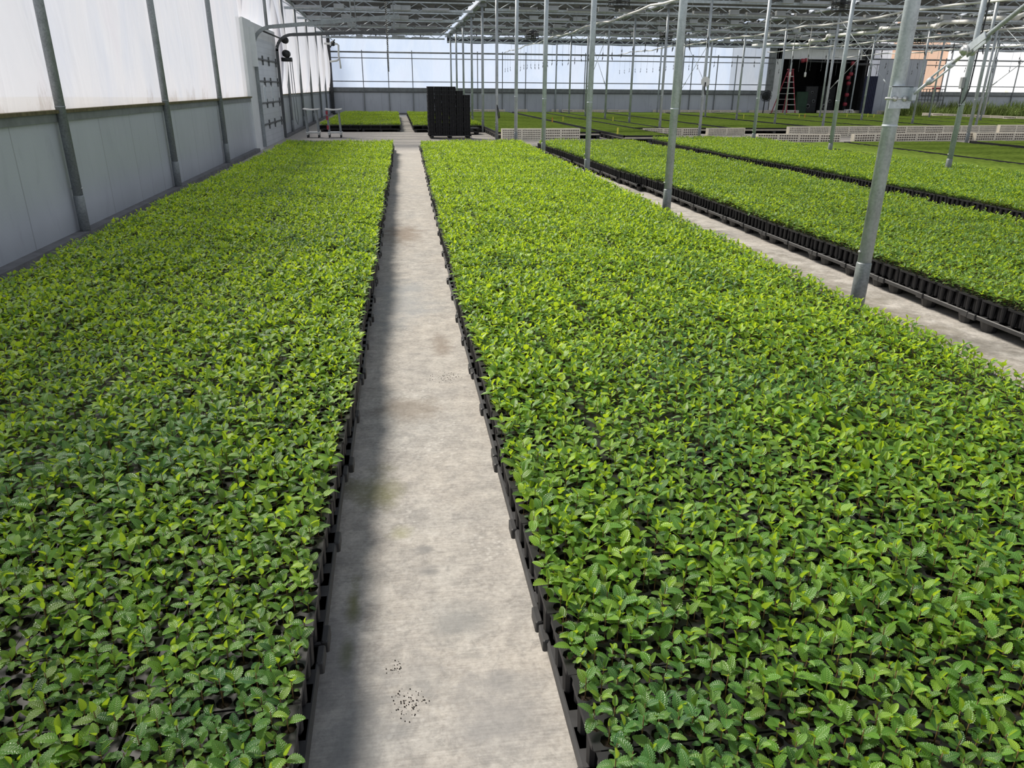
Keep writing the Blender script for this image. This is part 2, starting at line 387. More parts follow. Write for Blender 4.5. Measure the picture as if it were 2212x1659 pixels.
for k in range(len(edges) - 1):
    a, b = edges[k] + .0, edges[k + 1]
    if b - a < .05: continue
    over = DOOR0 - .13 < (a + b) / 2 < DOOR1 + .13
    mb = MB(); nu, nv = 12, 14; V = []
    far = min(1, max(0, (a - 16) / 14)); bulge = .04 + .24 * far
    z0 = 1.43
    for j in range(nv + 1):
        t = j / nv
        for i in range(nu + 1):
            u = i / nu; y = a + (b - a) * u
            prof = math.sin(PI * u) ** .6 * math.sin(PI * min(1, t * 1.02) ** .8) ** .8
            wr = .02 * far * math.sin(9 * u + 5 * t + k) * math.sin(PI * u)
            zz = z0 + (TOPZ - z0) * t
            if over: zz = 3.35 + (TOPZ - 3.35) * t
            V.append((xw(y) - .09 + bulge * prof + wr, y, zz))
    mb.add(V, [(j * (nu + 1) + i, j * (nu + 1) + i + 1, (j + 1) * (nu + 1) + i + 1, (j + 1) * (nu + 1) + i) for j in range(nv) for i in range(nu)])
    struct('window_%d' % (k + 1), mb, 'film_white', True)

# posts -------------------------------------------------------------
def post_meshes(h, r=.05, sleeve=.48, dull=False):
    a = MB(); a.path([(0, 0, sleeve - .03), (0, 0, h)], r, 20); a.path([(0, 0, 1.46), (0, 0, 1.475)], r + .003, 20)
    b = MB(); b.path([(0, 0, 0), (0, 0, sleeve - .012), (0, 0, sleeve)], [r + .005, r + .005, r + .001], 20)
    c = MB(); c.path([(-r - .012, 0, sleeve + .08), (r + .012, 0, sleeve + .08)], .007, 6); c.path([(-r - .012, 0, sleeve + .08), (-r - .006, 0, sleeve + .08)], .013, 6)
    gm = 'galvanized_dull' if dull else 'galvanized'
    return a.mesh('shaft', gm, True), b.mesh('base_sleeve', 'galvanized_dull', True), c.mesh('bolt', 'alu', True)
PM = post_meshes(4.72); PW = post_meshes(4.9, .052, .5, True)
def place_post(x, y, meshes, label, group, name='support_post'):
    t = thing(name, label, 'post', (x, y, 0), group)
    for nm, me in zip(('shaft', 'base_sleeve', 'bolt'), meshes): link(nm, me, t)
    return t
for k, y in enumerate(WY):
    if k in (3, 4, 5): continue
    place_post(xw(y), y, PW, 'galvanized wall post, %s along the white film wall from the camera end' % ORD[k if k < 3 else k - 3], 'posts of the white film wall', 'wall_post')
for y in (WY[4],):
    mb = MB(); mb.path([(0, 0, 0), (0, 0, 1.6)], .05, 16); 
    o = mb.build('wall_post', 'galvanized_dull', None, True, (xw(y), y, 3.34)); tag(o, 'short galvanized wall post standing on the overhead door header', 'post', 'posts of the white film wall')
rownames = ['in the row between the two darker seedling beds and the walkway beds', 'in the second row across the house, among the low green mats', 'in the third row across the house', 'in the fourth row across the house', 'in the fifth row across the house', 'in the sixth row across the house', 'in the seventh row across the house']
rownames[0] = 'in the row beside the walkway beds'
post0 = None; POSTS = {}
for ri, (x, ys) in enumerate(ROWS):
    n = 0
    for k, y in enumerate(ys):
        px, py, dz = project((x, y, 1.2))
        if not (-20 < px < 2235) or y > FAR - .6: continue
        t = place_post(x, y, PM, 'round galvanized post, %s %s' % (ORD[n], rownames[ri]), 'round galvanized posts'); n += 1
        POSTS[(ri, k)] = t
        if ri == 0 and k == 0: post0 = t
# hardware on the nearest post: clamp plate, brace rod with turnbuckle
x, y = 3.5, 5.15
br = thing('diagonal_brace', 'steel tie rod with turnbuckle bolted to the thickest post', 'brace', (x, y, 1.67))
d = Vector((0, -1, .575)).normalized(); sd = Vector((1, 0, 0)); upv = sd.cross(d)
off = Vector((.0, -.07, 0))
mb = MB(); mb.box(-.075, .085, -.062, -.054, -.085, .06); mb.box(-.075, .085, -.062, -.02, .055, .062); mb.box(.055, .085, -.11, -.055, -.03, .055)
mb.build('clamp_plate', 'galvanized', br)
mb = MB(); mb.path([(-.11, -.058, -.02), (.1, -.058, -.02)], .009, 8)
for sx in (-.045, .03): mb.path([(sx, -.064, -.02), (sx, -.078, -.02)], .02, 6)
mb.build('bolt', 'alu', br, True)
def along(t, o=0, s=0): return tuple(Vector((.07, -.08, .0)) + d * t + upv * o + sd * s)
mb = MB(); mb.path([along(0), along(.16)], .011, 8); mb.path([along(.16), along(.2)], .016, 8)
ring = [along(-.005 + .028 * math.cos(q), .028 * math.sin(q)) for q in [2 * PI * i / 14 for i in range(15)]]; mb.path(ring, .008, 6)
mb.build('eye_bolt', 'galvanized', br, True)
mb = MB()
for o_ in (-.018, .018): mb.path([along(.18, o_), along(.38, o_)], .007, 6)
for t_ in (.175, .37): mb.path([along(t_), along(t_ + .03)], .022, 8)
mb.build('turnbuckle', 'galvanized', br, True)
mb = MB(); mb.path([along(.39), along(.54)], .011, 8); mb.build('threaded_rod', 'alu', br, True)
mb = MB()
for o_ in (-.018, .018): mb.bar(along(.5, 0, o_), along(.7, 0, o_), .007, .045)
mb.build('clevis', 'galvanized', br)
mb = MB(); mb.path([along(.54, 0, -.05), along(.54, 0, .05)], .02, 10); mb.path([along(.54, 0, .022), along(.54, 0, .034)], .032, 12); mb.path([along(.54, 0, -.034), along(.54, 0, -.022)], .032, 12); mb.build('clevis_pin', 'alu', br, True)
mb = MB(); mb.path([along(.66), along(5.0)], .0135, 10); mb.build('rod', 'galvanized', br, True)

# thin X braces between posts
def xbrace(x, ya, yb, z0, z1, lab):
    t = thing('cross_brace', lab, 'brace', (x, ya, 0), 'crossed tie rods')
    for (a, b) in (((0, 0, z0), (0, yb - ya, z1)), ((.02, 0, z1), (.02, yb - ya, z0))):
        mb = MB(); mb.path([a, b], .012, 6)
        c = Vector(a).lerp(Vector(b), .12 if a[2] < b[2] else .88); q = (Vector(b) - Vector(a)).normalized()
        mb.path([c - q * .12, c + q * .12], .025, 6); mb.build('tie_rod', 'galvanized', t, True)
R2, R3, R4 = ROWS[1][1], ROWS[2][1], ROWS[3][1]
xbrace(10.65, R2[7], R2[8], 1.7, 4.5, 'crossed tie rods between far posts of the second row')
xbrace(17.8, R3[8], R3[9], 1.7, 4.5, 'crossed tie rods between far posts of the third row, before the pale wall film')
xbrace(17.8, R3[4], R3[5], 1.7, 4.4, 'crossed tie rods in front of the dark boiler room opening')
xbrace(24.95, R4[4], R4[5], 1.7, 4.4, 'crossed tie rods in front of the blue grey panel')

# ------------------------------------------------------------------ far wall
FILM_X = (26.4, 33.6)                     # boiler room stands between these
mb = MB(); mb.box(-4.3, 26.3, FAR, FAR + .06, 0, 1.38); mb.box(33.6, 50, FAR, FAR + .06, 0, 1.38); struct('wall_far', mb, 'panel')
mb = MB(); mb.box(-4.3, 26.3, FAR - .05, FAR + .08, 1.38, 1.66); mb.box(33.6, 50, FAR - .05, FAR + .08, 1.38, 1.66); struct('trim_3', mb, 'frame_grey')
mb = MB(); mb.box(-4.3, 26.3, FAR - .08, FAR + .08, 1.36, 1.42); mb.box(33.6, 50, FAR - .08, FAR + .08, 1.36, 1.42); struct('trim_4', mb, 'dark_grey')
mb = MB(); mb.box(-4.3, 26.3, FAR - .05, FAR + .06, 0, .1); mb.box(33.6, 50, FAR - .05, FAR + .06, 0, .1); struct('baseboard_far', mb, 'concrete_kerb')
wins = [(-4.1, 3.5), (3.5, 10.65), (10.65, 17.8), (17.8, 26.2), (33.6, 35.2), (35.2, 39.6), (39.6, 50)]
fm = ['film_blue', 'film_blue', 'film_blue', 'film_blue', 'film_white', 'film_peach', 'film_yellow']
for k, ((a, b), mname) in enumerate(zip(wins, fm)):
    mb = MB(); nu, nv = 16, 10; V = []
    for j in range(nv + 1):
        for i in range(nu + 1):
            u = i / nu; t = j / nv; V.append((a + (b - a) * u, FAR + .05 + .04 * math.sin(PI * u * 4) * math.sin(PI * t), 1.64 + 4.6 * t))
    mb.add(V, [(j * (nu + 1) + i, j * (nu + 1) + i + 1, (j + 1) * (nu + 1) + i + 1, (j + 1) * (nu + 1) + i) for j in range(nv) for i in range(nu)])
    struct('window_%d' % (21 + k), mb, mname, True)
# girts and studs of the far wall
for k, (z, r) in enumerate([(3.78, .05), (3.43, .028), (2.03, .028)]):
    mb = MB()
    mb.path([(-4.1, FAR - .06, z), (26.3, FAR - .06, z)], r, 8); mb.path([(33.6, FAR - .06, z), (50, FAR - .06, z)], r, 8)
    tag(mb.build('wall_girt', 'frame_grey', None, True), ['thick horizontal steel pipe, topmost on the far film wall', 'thin horizontal steel pipe just under the thick one on the far film wall', 'thin horizontal steel pipe low on the far film wall'][k], 'pipe', 'horizontal pipes of the far wall')
studs = [785.5, 840, 892, 1031.6, 1085, 1135, 1200, 1262, 1430, 1491, 1545, 1586, 2032, 2085, 2140, 2190]
for k, px in enumerate(studs):
    x = at(px, 185, y=FAR)[0]
    mb = MB(); mb.bar((0, 0, 0), (0, 0, 3.8), .07, .05)
    tag(mb.build('wall_stud', 'frame_grey', None, False, (x, FAR - .06, .1)), 'slim upright steel stud of the far wall, %s from the film wall corner' % ORD[k], 'stud', 'studs of the far wall')
# corner post
mb = MB(); mb.bar((0, 0, 0), (0, 0, 5), .28, .2); tag(mb.build('corner_post', 'dark_metal', None, False, (xw(FAR) + .1, FAR - .3, 0)), 'dark thick post in the corner of the film wall and the far wall', 'post')

# ------------------------------------------------------------------ roof: curtains, gutters, trusses, lights
bays = [(-4.0, 3.5)] + [(3.5 + 7.15 * i, 3.5 + 7.15 * (i + 1)) for i in range(6)]
CY0, CY1 = 26.5, FAR - .15
for k, (a, b) in enumerate(bays):
    mb = MB(); nu = 12; y = CY0 if k < 2 else -1.0; yend = CY1 if k == 0 else 50.6; row = 0  # from the third bay on, an unseen near stretch added to cut skylight
    xa, xb = a + (.12 if k else -.1), b - (.24 if k == 0 else .16)
    while y < yend:
        ln = .8 + .06 * math.sin(row * 1.7 + k); V = []
        for v in range(4):
            t = v / 3
            for i in range(nu + 1):
                u = i / nu; sag = .025 * math.sin(u * 7 + row * 1.3 + k) + .02 * math.sin(u * 17 + row)
                V.append((xa + (xb - xa) * u, y + ln * t + .03 * math.sin(u * 5 + row), 4.93 - .13 * t - .012 * math.sin(PI * t) + sag * .6))
        mb.add(V, [(v * (nu + 1) + i, v * (nu + 1) + i + 1, (v + 1) * (nu + 1) + i + 1, (v + 1) * (nu + 1) + i) for v in range(3) for i in range(nu)])
        y += ln + .8; row += 1  # gaps between tilted strips, shaped to let sun through to the far beds
    tag(mb.build('shade_curtain', 'shade_cloth', None, True), 'dark grey shade curtain drawn overhead in the %s bay from the film wall' % ORD[k], 'curtain', 'overhead shade curtains')
    if k > 0:
        mb = MB(); V = []
        for j in range(4):
            for i in range(31):
                u = i / 30; x = a + (b - a) * u
                V.append((x, FAR - .5 + .06 * math.sin(23 * u + j), 4.72 - .12 * j + .02 * math.sin(17 * u)))
        mb.add(V, [(j * 31 + i, j * 31 + i + 1, (j + 1) * 31 + i + 1, (j + 1) * 31 + i) for j in range(3) for i in range(30)])
        tag(mb.build('curtain_hem', 'shade_cloth', None, True), 'grey hem strip of curtain against the far wall in the %s bay' % ORD[k], 'curtain', 'curtain hems at the far wall')
for k in range(7):
    x = 3.5 + 7.15 * k
    mb = MB(); mb.bevbox(x - .11, x + .11, -1, FAR, 4.72, 4.8, .01)
    for y in ROW1[5:] if k == 0 else ROWS[1][1][3:]: mb.box(x - .16, x + .16, y - .1, y + .1, 4.6, 4.72)
    tag(mb.build('gutter', 'galvanized_dull'), 'steel gutter beam carried along the %s post row' % ORD[k], 'gutter', 'gutter beams')
mb = MB(); pts = [(xw(y) + .05, y, 4.75) for y in (10, 30, FAR)]; mb.path(pts, .06, 8); 
for z, dx in ((4.45, .35), (4.9, .02)): mb.path([(xw(y) + dx, y, z) for y in (18, 30, FAR)], .03, 6)
tag(mb.build('eave_rail', 'galvanized_dull', None, True), 'eave pipes running along the top of the white film wall', 'rail')

def truss_meshes(span):
    zt, zb = 4.7, 4.42
    a = MB(); a.bar((0, 0, zt), (span, 0, zt), .06, .05)
    b = MB(); b.bar((0, 0, zb), (span, 0, zb), .07, .09)
    c = MB(); n = int(round(span / 1.05)); 
    for i in range(n):
        x0 = span * i / n; x1 = span * (i + .5) / n; x2 = span * (i + 1) / n
        c.path([(x0, 0, zt), (x1, 0, zb)], .016, 5); c.path([(x1, 0, zb), (x2, 0, zt)], .016, 5)
    return a.mesh('top_chord', 'galvanized'), b.mesh('bottom_chord', 'galvanized'), c.mesh('web_rods', 'galvanized', True)
TM = {0: truss_meshes(7.25), 1: truss_meshes(7.15)}
for k, (a, b) in enumerate(bays):
    ys = ROW1 if k == 0 else ROWS[1][1]
    n = 0
    for y in ys:
        if y < 24 or y > FAR - .5: continue
        if k > 3 and y < 30: pass
        px = [project((q, y, 4.5)) for q in (a, b)]
        if px[1][0] < 0 or px[0][0] > 2230: continue
        if max(px[0][1], px[1][1]) < -12: continue
        t = thing('roof_truss', 'steel lattice truss, %s visible from the camera in the %s roof bay' % (ORD[n], ORD[k]), 'truss', (a - (.1 if k == 0 else 0), y, 0), 'lattice roof trusses'); n += 1
        for nm, me in zip(('top_chord', 'bottom_chord', 'web_rods'), TM[0 if k == 0 else 1]): link(nm, me, t)

def light_meshes():
    a = MB()                                  # reflector bar: shallow hood along X
    V = []; prof = [(-.09, -.06), (-.05, .03), (.05, .03), (.09, -.06), (.075, -.06), (.04, .012), (-.04, .012), (-.075, -.06)]
    for x in (-.5, .5): V += [(x, p, z) for p, z in prof]
    a.add(V, [(i, (i + 1) % 8, 8 + (i + 1) % 8, 8 + i) for i in range(8)] + [tuple(range(8)), tuple(range(15, 7, -1))])
    for x in (-.515, .5): a.box(x, x + .015, -.095, .095, -.07, .04)
    b = MB(); b.path([(-.48, 0, -.04), (.48, 0, -.04)], .022, 8)
    c = MB(); c.box(-.03, .03, -.025, .025, .03, .13)
    e = MB(); e.bevbox(.95, 1.33, -.09, .09, -.08, .1, .01)
    for q in range(3): e.box(.96, 1.32, -.1, .1, -.06 + q * .055, -.045 + q * .055)
    f = MB(); f.path([(.5, 0, 0), (.62, .02, -.06), (.8, .03, .02), (.95, 0, 0)], .012, 5)
    return [a.mesh('reflector', 'lamp_bar'), b.mesh('lamp_tube', 'white_paint', True), c.mesh('hanger', 'dark_metal'), e.mesh('ballast_box', 'ballast_grey'), f.mesh('power_cord', 'dark_metal', True)]
LM = light_meshes(); LN = ['reflector', 'lamp_tube', 'hanger', 'ballast_box', 'power_cord']
lights = []
for k, (a, b) in enumerate(bays[:5]):
    ys = ROW1 if k == 0 else ROWS[1][1]
    offs = [(.95, .25), (3.05, .3), (5.7, .2)] if k == 0 else [(1.4, .3), (3.6, .2), (5.6, .3)]
    for c_, (dx, dy) in enumerate(offs):
        n = 0
        for y in ys:
            if y < 24 or y > FAR - 2: continue
            px, py, _ = project((a + dx, y - dy, 4.3))
            if not (-60 < px < 2260) or py < -25: continue
            lights.append((a + dx, y - dy, k, c_, n, c_ == 2)); n += 1
for (x, y, k, c_, n, flip) in lights:
    t = thing('grow_light', 'grow light hung under a truss, %s bay, %s line, %s from the camera' % (ORD[k], ORD[c_], ORD[n]), 'grow light', (x, y, 4.47), 'grow lights under the trusses', PI if flip else 0)
    for nm, me in zip(LN, LM): link(nm, me, t)

# circulation fans
def fan_meshes():
    a = MB(); r = .33
    for z in (0, .12, .24, .36): a.path([(r * math.cos(q), r * math.sin(q), z) for q in [2 * PI * i / 20 for i in range(21)]], .014, 5)
    for i in range(16):
        q = 2 * PI * i / 16; a.path([(r * math.cos(q), r * math.sin(q), 0), (r * math.cos(q), r * math.sin(q), .36)], .009, 4)
    for rr in (.1, .2): a.path([(rr * math.cos(q), rr * math.sin(q), 0) for q in [2 * PI * i / 16 for i in range(17)]], .008, 4)
    for i in range(8):
        q = 2 * PI * i / 8; a.path([(.05 * math.cos(q), .05 * math.sin(q), 0), (r * math.cos(q), r * math.sin(q), 0)], .007, 4)
    b = MB()
    for i in range(4):
        q = PI / 2 * i; ca, sa = math.cos(q), math.sin(q)
        V = [(.06, -.05, .2), (.29, -.09, .16), (.29, .09, .22), (.06, .05, .24), (.06, -.05, .21), (.29, -.09, .17), (.29, .09, .23), (.06, .05, .25)]
        b.add([(x * ca - y * sa, x * sa + y * ca, z) for x, y, z in V], [(0, 3, 2, 1), (4, 5, 6, 7), (0, 1, 5, 4), (1, 2, 6, 5), (2, 3, 7, 6), (3, 0, 4, 7)])
    c = MB(); c.path([(0, 0, .1), (0, 0, .42)], .075, 12)
    e = MB(); e.path([(0, 0, .42), (0, 0, .6)], .02, 8); e.box(-.12, .12, -.05, .05, .36, .44)
    return [a.mesh('cage', 'dark_metal', True), b.mesh('blades', 'dark_metal'), c.mesh('motor', 'dark_metal', True), e.mesh('hanger', 'galvanized_dull', True)]
FM = fan_meshes(); FN = ['cage', 'blades', 'motor', 'hanger']
fan_lab = ['black caged fan hanging from the roof in the second bay, far from the camera', 'black caged fan hanging in the third bay before the pale film', 'black caged fan hanging high before the boiler room roof', 'black fan hanging near the corded chain in the first bay', 'black fan hanging high in the second bay, nearer than its twin', 'black caged fan hanging beyond the thickest post']
for (px, py, yy), lb in zip([(1150, 84, 43), (1438, 88, 43), (1818, 24, 31), (828, 0, 31), (1337, 14, 31), (1985, 94, 43)], fan_lab):
    p = at(px, py, z=4.1)
    if p[1] > 48: p = at(px, py, y=yy)
    t = thing('circulation_fan', lb, 'fan', (p[0], p[1], 4.0 if p[2] > 4.3 else p[2]), 'ceiling circulation fans')
    t.location = tuple(p)
    for nm, me in zip(FN, FM): link(nm, me, t)

# ------------------------------------------------------------------ irrigation pipes and droppers
pipe_x = [(7.25, FAR - .2), (15.0, FAR - .2), (22.6, 46.5), (30.6, FAR - .2)]
pipe_lab = ['thin white irrigation pipe slung along the second roof bay', 'thin white irrigation pipe slung along the third roof bay', 'thin white irrigation pipe slung along the fourth roof bay', 'thin white irrigation pipe slung along the fifth roof bay']
drop = MB(); drop.path([(0, 0, 0), (.004, 0, -.6), (0, 0, -.95)], .0045, 4)
dm1 = drop.mesh('drop_line', 'grey_plastic')
drop = MB(); drop.path([(0, 0, -.94), (0, 0, -1.0), (0, 0, -1.03), (0, 0, -1.09), (0, 0, -1.1), (.02, 0, -1.16), (.03, 0, -1.2)], [.008, .019, .008, .008, .019, .014, .004], 6)
dm2 = drop.mesh('nozzle', 'dark_metal', True)
for k, ((x, y1), lb) in enumerate(zip(pipe_x, pipe_lab)):
    mb = MB(); pts = []; y = 6.0
    while y < y1:
        pts.append((x, y, 3.84 + .035 * math.sin(y * .9 + k) + .02 * math.sin(y * 2.3)))
        y += 1.1
    pts.append((x, y1, 3.84))
    mb.path(pts, .03, 8); ip = tag(mb.build('irrigation_pipe', 'white_pvc', None, True), lb, 'pipe', 'white irrigation pipes')
    hb = MB()
    for yy in ROW1 if k == 0 else ROWS[1][1]:
        if yy < y1: hb.path([(x, yy, 3.84), (x, yy, 4.42)], .006, 4)
    hb.build('hanger_wires', 'galvanized_dull', ip)
    y = y1 - .6; i = 0
    while y > 18:
        px, py, _ = project((x, y, 2.7))
        if px < 2215:
            z = 3.84 + .035 * math.sin(y * .9 + k) + .02 * math.sin(y * 2.3) - .02
            t = thing('irrigation_dropper', 'drop line with dark nozzle hanging from the white pipe, %s roof bay' % ORD[k + 1], 'dropper', (x, y, z), 'drop lines of the %s roof bay' % ORD[k + 1], random.uniform(0, 6))
            link('drop_line', dm1, t); link('nozzle', dm2, t)
        y -= 1.17 + random.uniform(-.06, .06) + (.9 if random.random() < .12 else 0)
# long white conduit with jogs
seq = [(1626, 98), (1655, 96), (1748, 96), (1752, 88), (1783, 86), (1790, 78), (1898, 68), (1905, 62), (1980, 58), (2024, 56), (2040, 48), (2112, 46), (2124, 41), (2196, 37), (2212, 31)]
pts = [at(px, py, x=21.6) for px, py in seq]
mb = MB(); mb.path([tuple(p) for p in pts], .075, 10)
for p in pts[1::2]: mb.path([tuple(p - np.array([0, .1, 0])), tuple(p + np.array([0, .1, 0]))], .1, 10)
tag(mb.build('vent_duct', 'white_pvc', None, True), 'thick white jointed pipe stepping along under the roof before the boiler room', 'pipe')
# white hoses that hang from the roof on the side of the boiler room
hose_px = [(1665, 0, 75), (1731, 0, 62), (1800, 0, 55), (1882, 0, 45), (1712, 60, 160), (1742, 110, 160), (2018, 16, 110), (2062, 10, 75), (2125, 30, 85), (2152, 60, 95)]
for k, (px, y0, y1) in enumerate(hose_px):
    Yd = 33 + (k % 5) * 1.5
    a = at(px, y0, y=Yd); b = at(px - .1 * (y1 - y0) * .5, y1, y=Yd)
    top = max(a[2], 4.5)
    t = thing('hanging_hose', 'pale hose with a white end fitting hanging from the roof before the boiler room', 'hose', (b[0], Yd, b[2]), 'pale hoses hanging from the roof')
    mb = MB(); mb.path([(0, 0, 0), (.01, 0, (top - b[2]) * .5), (0, 0, top - b[2])], .012, 6); mb.build('hose_line', 'white_cord', t, True)
    mb = MB(); mb.path([(0, 0, -.12), (0, 0, -.1), (0, 0, .06), (0, 0, .08)], [.02, .045, .045, .02], 8); mb.build('end_fitting', 'white_pvc', t, True)

# coiled chain hanging over the first bay
pT = at(838, 0, y=27); pB = at(840.5, 155, y=27)
mb = MB(); pts = []; n = 150; Ht = 4.8 - pB[2]
for i in range(n + 1):
    t_ = i / n; z = Ht * t_; r = .03 * min(1, t_ * 2 + .15); pts.append((r * math.cos(i * 1.9), r * math.sin(i * 1.9), z))
ch = thing('coiled_cable', 'black and white coiled cable hanging from the roof above the walkway', 'cable', (pB[0], 27, pB[2]))
mb.path(pts, .013, 5); mb.build('white_coil', 'white_cord', ch, True)
mb = MB(); pts = [(.8 * p[1] - .01, .8 * p[0], p[2] + .01) for p in pts]; mb.path(pts, .013, 5); mb.build('black_coil', 'dark_metal', ch, True)

# post hardware that the photo shows
p = at(1523, 175, y=ROWS[1][1][4])
t = thing('weather_sensor', 'white octagonal sensor dish clamped to a post of the second row', 'sensor', (10.65, ROWS[1][1][4] - .09, 1.95))
mb = MB(); V = []
for i in range(8):
    q = PI / 8 + PI / 4 * i; V.append((.17 * math.cos(q), -.02, .17 * math.sin(q)))
for i in range(8):
    q = PI / 8 + PI / 4 * i; V.append((.14 * math.cos(q), .03, .14 * math.sin(q)))
mb.add(V, [(i, (i + 1) % 8, 8 + (i + 1) % 8, 8 + i) for i in range(8)] + [tuple(range(7, -1, -1)), tuple(range(8, 16))]); mb.build('dish', 'white_pvc', t)
mb = MB(); mb.path([(.0, -.04, -.02), (-.02, -.05, -.2), (.02, -.04, -.42)], .022, 6); mb.build('cable', 'dark_metal', t, True)
t = thing('junction_box', 'small grey box with a looping black cable on a post beside the green mats', 'box', (10.65, ROWS[1][1][1] - .02, 1.2)) if False else None
k2 = min(range(len(ROWS[1][1])), key=lambda k: abs(project((10.65, ROWS[1][1][k], 1.2))[0] - 2085))
yq = ROWS[1][1][k2]
t = thing('junction_box', 'small grey box with a looping black cable on a post beyond the thickest one', 'box', (10.65, yq, 1.85))
mb = MB(); mb.bevbox(-.12, -.06, -.04, .04, -.1, .1, .008); mb.build('case', 'grey_plastic', t)
mb = MB(); mb.path([(.06, -.04, 2.6), (.065, -.045, 1.2), (.06, -.04, .3), (.03, -.07, -.1), (-.03, -.08, -.3), (-.09, -.06, -.42), (-.1, -.05, -.25), (-.09, -.03, -.1)], .014, 6); mb.build('cable', 'dark_metal', t, True)
t = thing('cable_loop', 'short black cable loop tied to a far post of the walkway row', 'cable', (3.5, ROW1[5] - .06, .95))
mb = MB(); mb.path([(0, 0, .2), (.03, -.01, .1), (.07, -.02, -.05), (.09, -.02, -.22), (.06, -.02, -.25), (.03, 0, -.1), (0, 0, .15)], .016, 6); mb.build('loop', 'dark_metal', t, True); t['label'] = 'short black cable loop tied to a post of the row by the walkway'

# pipe work in the far corner by the film wall
t = thing('heating_pipe', 'white bent pipe with a valve in the corner of the far wall', 'pipe', (0, 0, 0))
q = [at(px, py, y=45) for px, py in [(700, 94), (728, 95), (731, 98), (731.5, 120), (732.5, 127), (728, 131), (713, 133)]]
mb = MB(); mb.path([tuple(v) for v in q], .05, 8); q2 = [at(px, py, y=45) for px, py in [(733, 124), (736, 148)]]; mb.path([tuple(v) for v in q2], .045, 8)
mb.build('pipe_run', 'white_pvc', t, True)
v = at(719, 94, y=45); mb = MB(); mb.path([(v[0], v[1] - .12, v[2]), (v[0], v[1], v[2])], [.02, .14], 8); mb.bar((v[0] - .15, v[1] - .1, v[2] - .2), (v[0] + .12, v[1] - .1, v[2] + .2), .05, .06); mb.build('valve', 'dark_metal', t)

# ------------------------------------------------------------------ overhead door in the film wall
D0, D1 = 23.5, 27.8; DX = xw(24.5) - .02
mb = MB(); mb.box(DX - .16, DX + .01, DOOR0, D0 + .03, 0, 3.38); mb.box(DX - .16, DX - .03, D1 - .03, DOOR1, 0, 3.38); mb.box(DX - .16, DX - .03, D0, D1, 2.95, 3.38); struct('door_1_surround', mb, 'white_paint')
dr = link('door_1', None, None, (DX, 0, 0)); tag(dr, kind='structure'); 
for k in range(5):
    mb = MB(); mb.bevbox(-.05, 0, D0, D1, .6 * k, .6 + .6 * k, .006); mb.build('door_section', 'door_panel', dr)
mb = MB()
for k in range(1, 5):
    z = .6 * k + .01
    for y in (D0 + .25, D0 + 1.45, D0 + 2.6, D1 - .2):
        mb.box(0, .03, y - .05, y + .05, z - .13, z + .13); mb.path([(.03, y - .12, z), (.03, y + .12, z)], .022, 6)
    mb.bar((.02, D0, z + .02), (.02, D1, z + .02), .03, .04)
mb.build('hinges', 'dark_grey', dr)
for y in (D0 + .9, D0 + 2.45):
    mb = MB(); mb.box(0, .02, y, y + .5, 1.22, 1.72); f = mb.build('window_frame', 'white_paint', dr)
    mb = MB(); mb.box(.015, .026, y + .06, y + .44, 1.27, 1.67); mb.build('pane', 'window_glass', f)
# tracks
for yy, (pa, pb), nm in ((D0 - .08, ((560, 57), (800, 37)), 0), (D1 + .05, ((640, 75), (905, 67)), 1)):
    a = at(*pa, y=yy); b = at(*pb, y=yy)
    t = thing('door_track', ['steel track of the overhead door, upper one reaching into the house', 'dark curved steel track of the overhead door reaching into the house'][nm], 'track', (0, 0, 0), 'overhead door tracks')
    mb = MB(); x0 = DX + .06
    mb.bar((x0, yy, .05), (x0, yy, a[2] - .45), .05, .09)
    arc = [(x0 + .55 * (1 - math.cos(q)), yy, a[2] - .5 + .5 * math.sin(q)) for q in [PI / 2 * i / 8 for i in range(9)]]
    for i in range(8): mb.bar(arc[i], arc[i + 1], .05, .09)
    mb.bar(arc[-1], (b[0] + .8, yy, b[2] + .04), .05, .1)
    mb.build('rail', 'galvanized_dull' if nm == 0 else 'dark_grey', t)
    for q in (.5, .8): mb = MB(); mb.path([(arc[-1][0] + (b[0] - arc[-1][0]) * q, yy, a[2]), (arc[-1][0] + (b[0] - arc[-1][0]) * q, yy, 4.42)], .018, 5); mb.build('hanger', 'galvanized_dull', t)
mb = MB(); mb.bar((DX + .05, D0 - .3, 3.2), (DX + .05, D0 - .3, 2.2), .1, .2); tag(mb.build('spring_cover', 'white_paint'), 'white upright spring cover beside the overhead door', 'cover')
t = thing('door_motor', 'black drum motor with a hanging chain beside the overhead door', 'motor', (DX + .3, D1 + .45, 2.72))
mb = MB(); mb.path([(0, -.2, 0), (0, .2, 0)], .12, 14); mb.box(-.16, .16, -.2, .22, -.24, -.12); mb.build('housing', 'dark_metal', t, True)
mb = MB(); mb.path([(0, -.2, .42), (0, .1, .42)], .11, 14); mb.build('drum', 'dark_metal', t, True)
mb = MB(); mb.path([(-.02, D0 - D1 - .2, .42), (-.02, .1, .42)], .025, 8); mb.build('shaft', 'dark_metal', t, True)
mb = MB(); mb.path([(.12, .3, -.1), (.14, .3, -1.4), (.16, .32, -2.1), (.12, .36, -2.28), (.06, .38, -2.1), (.05, .38, -1.0), (.05, .38, -.1)], .014, 5); mb.build('chain', 'galvanized_dull', t, True)

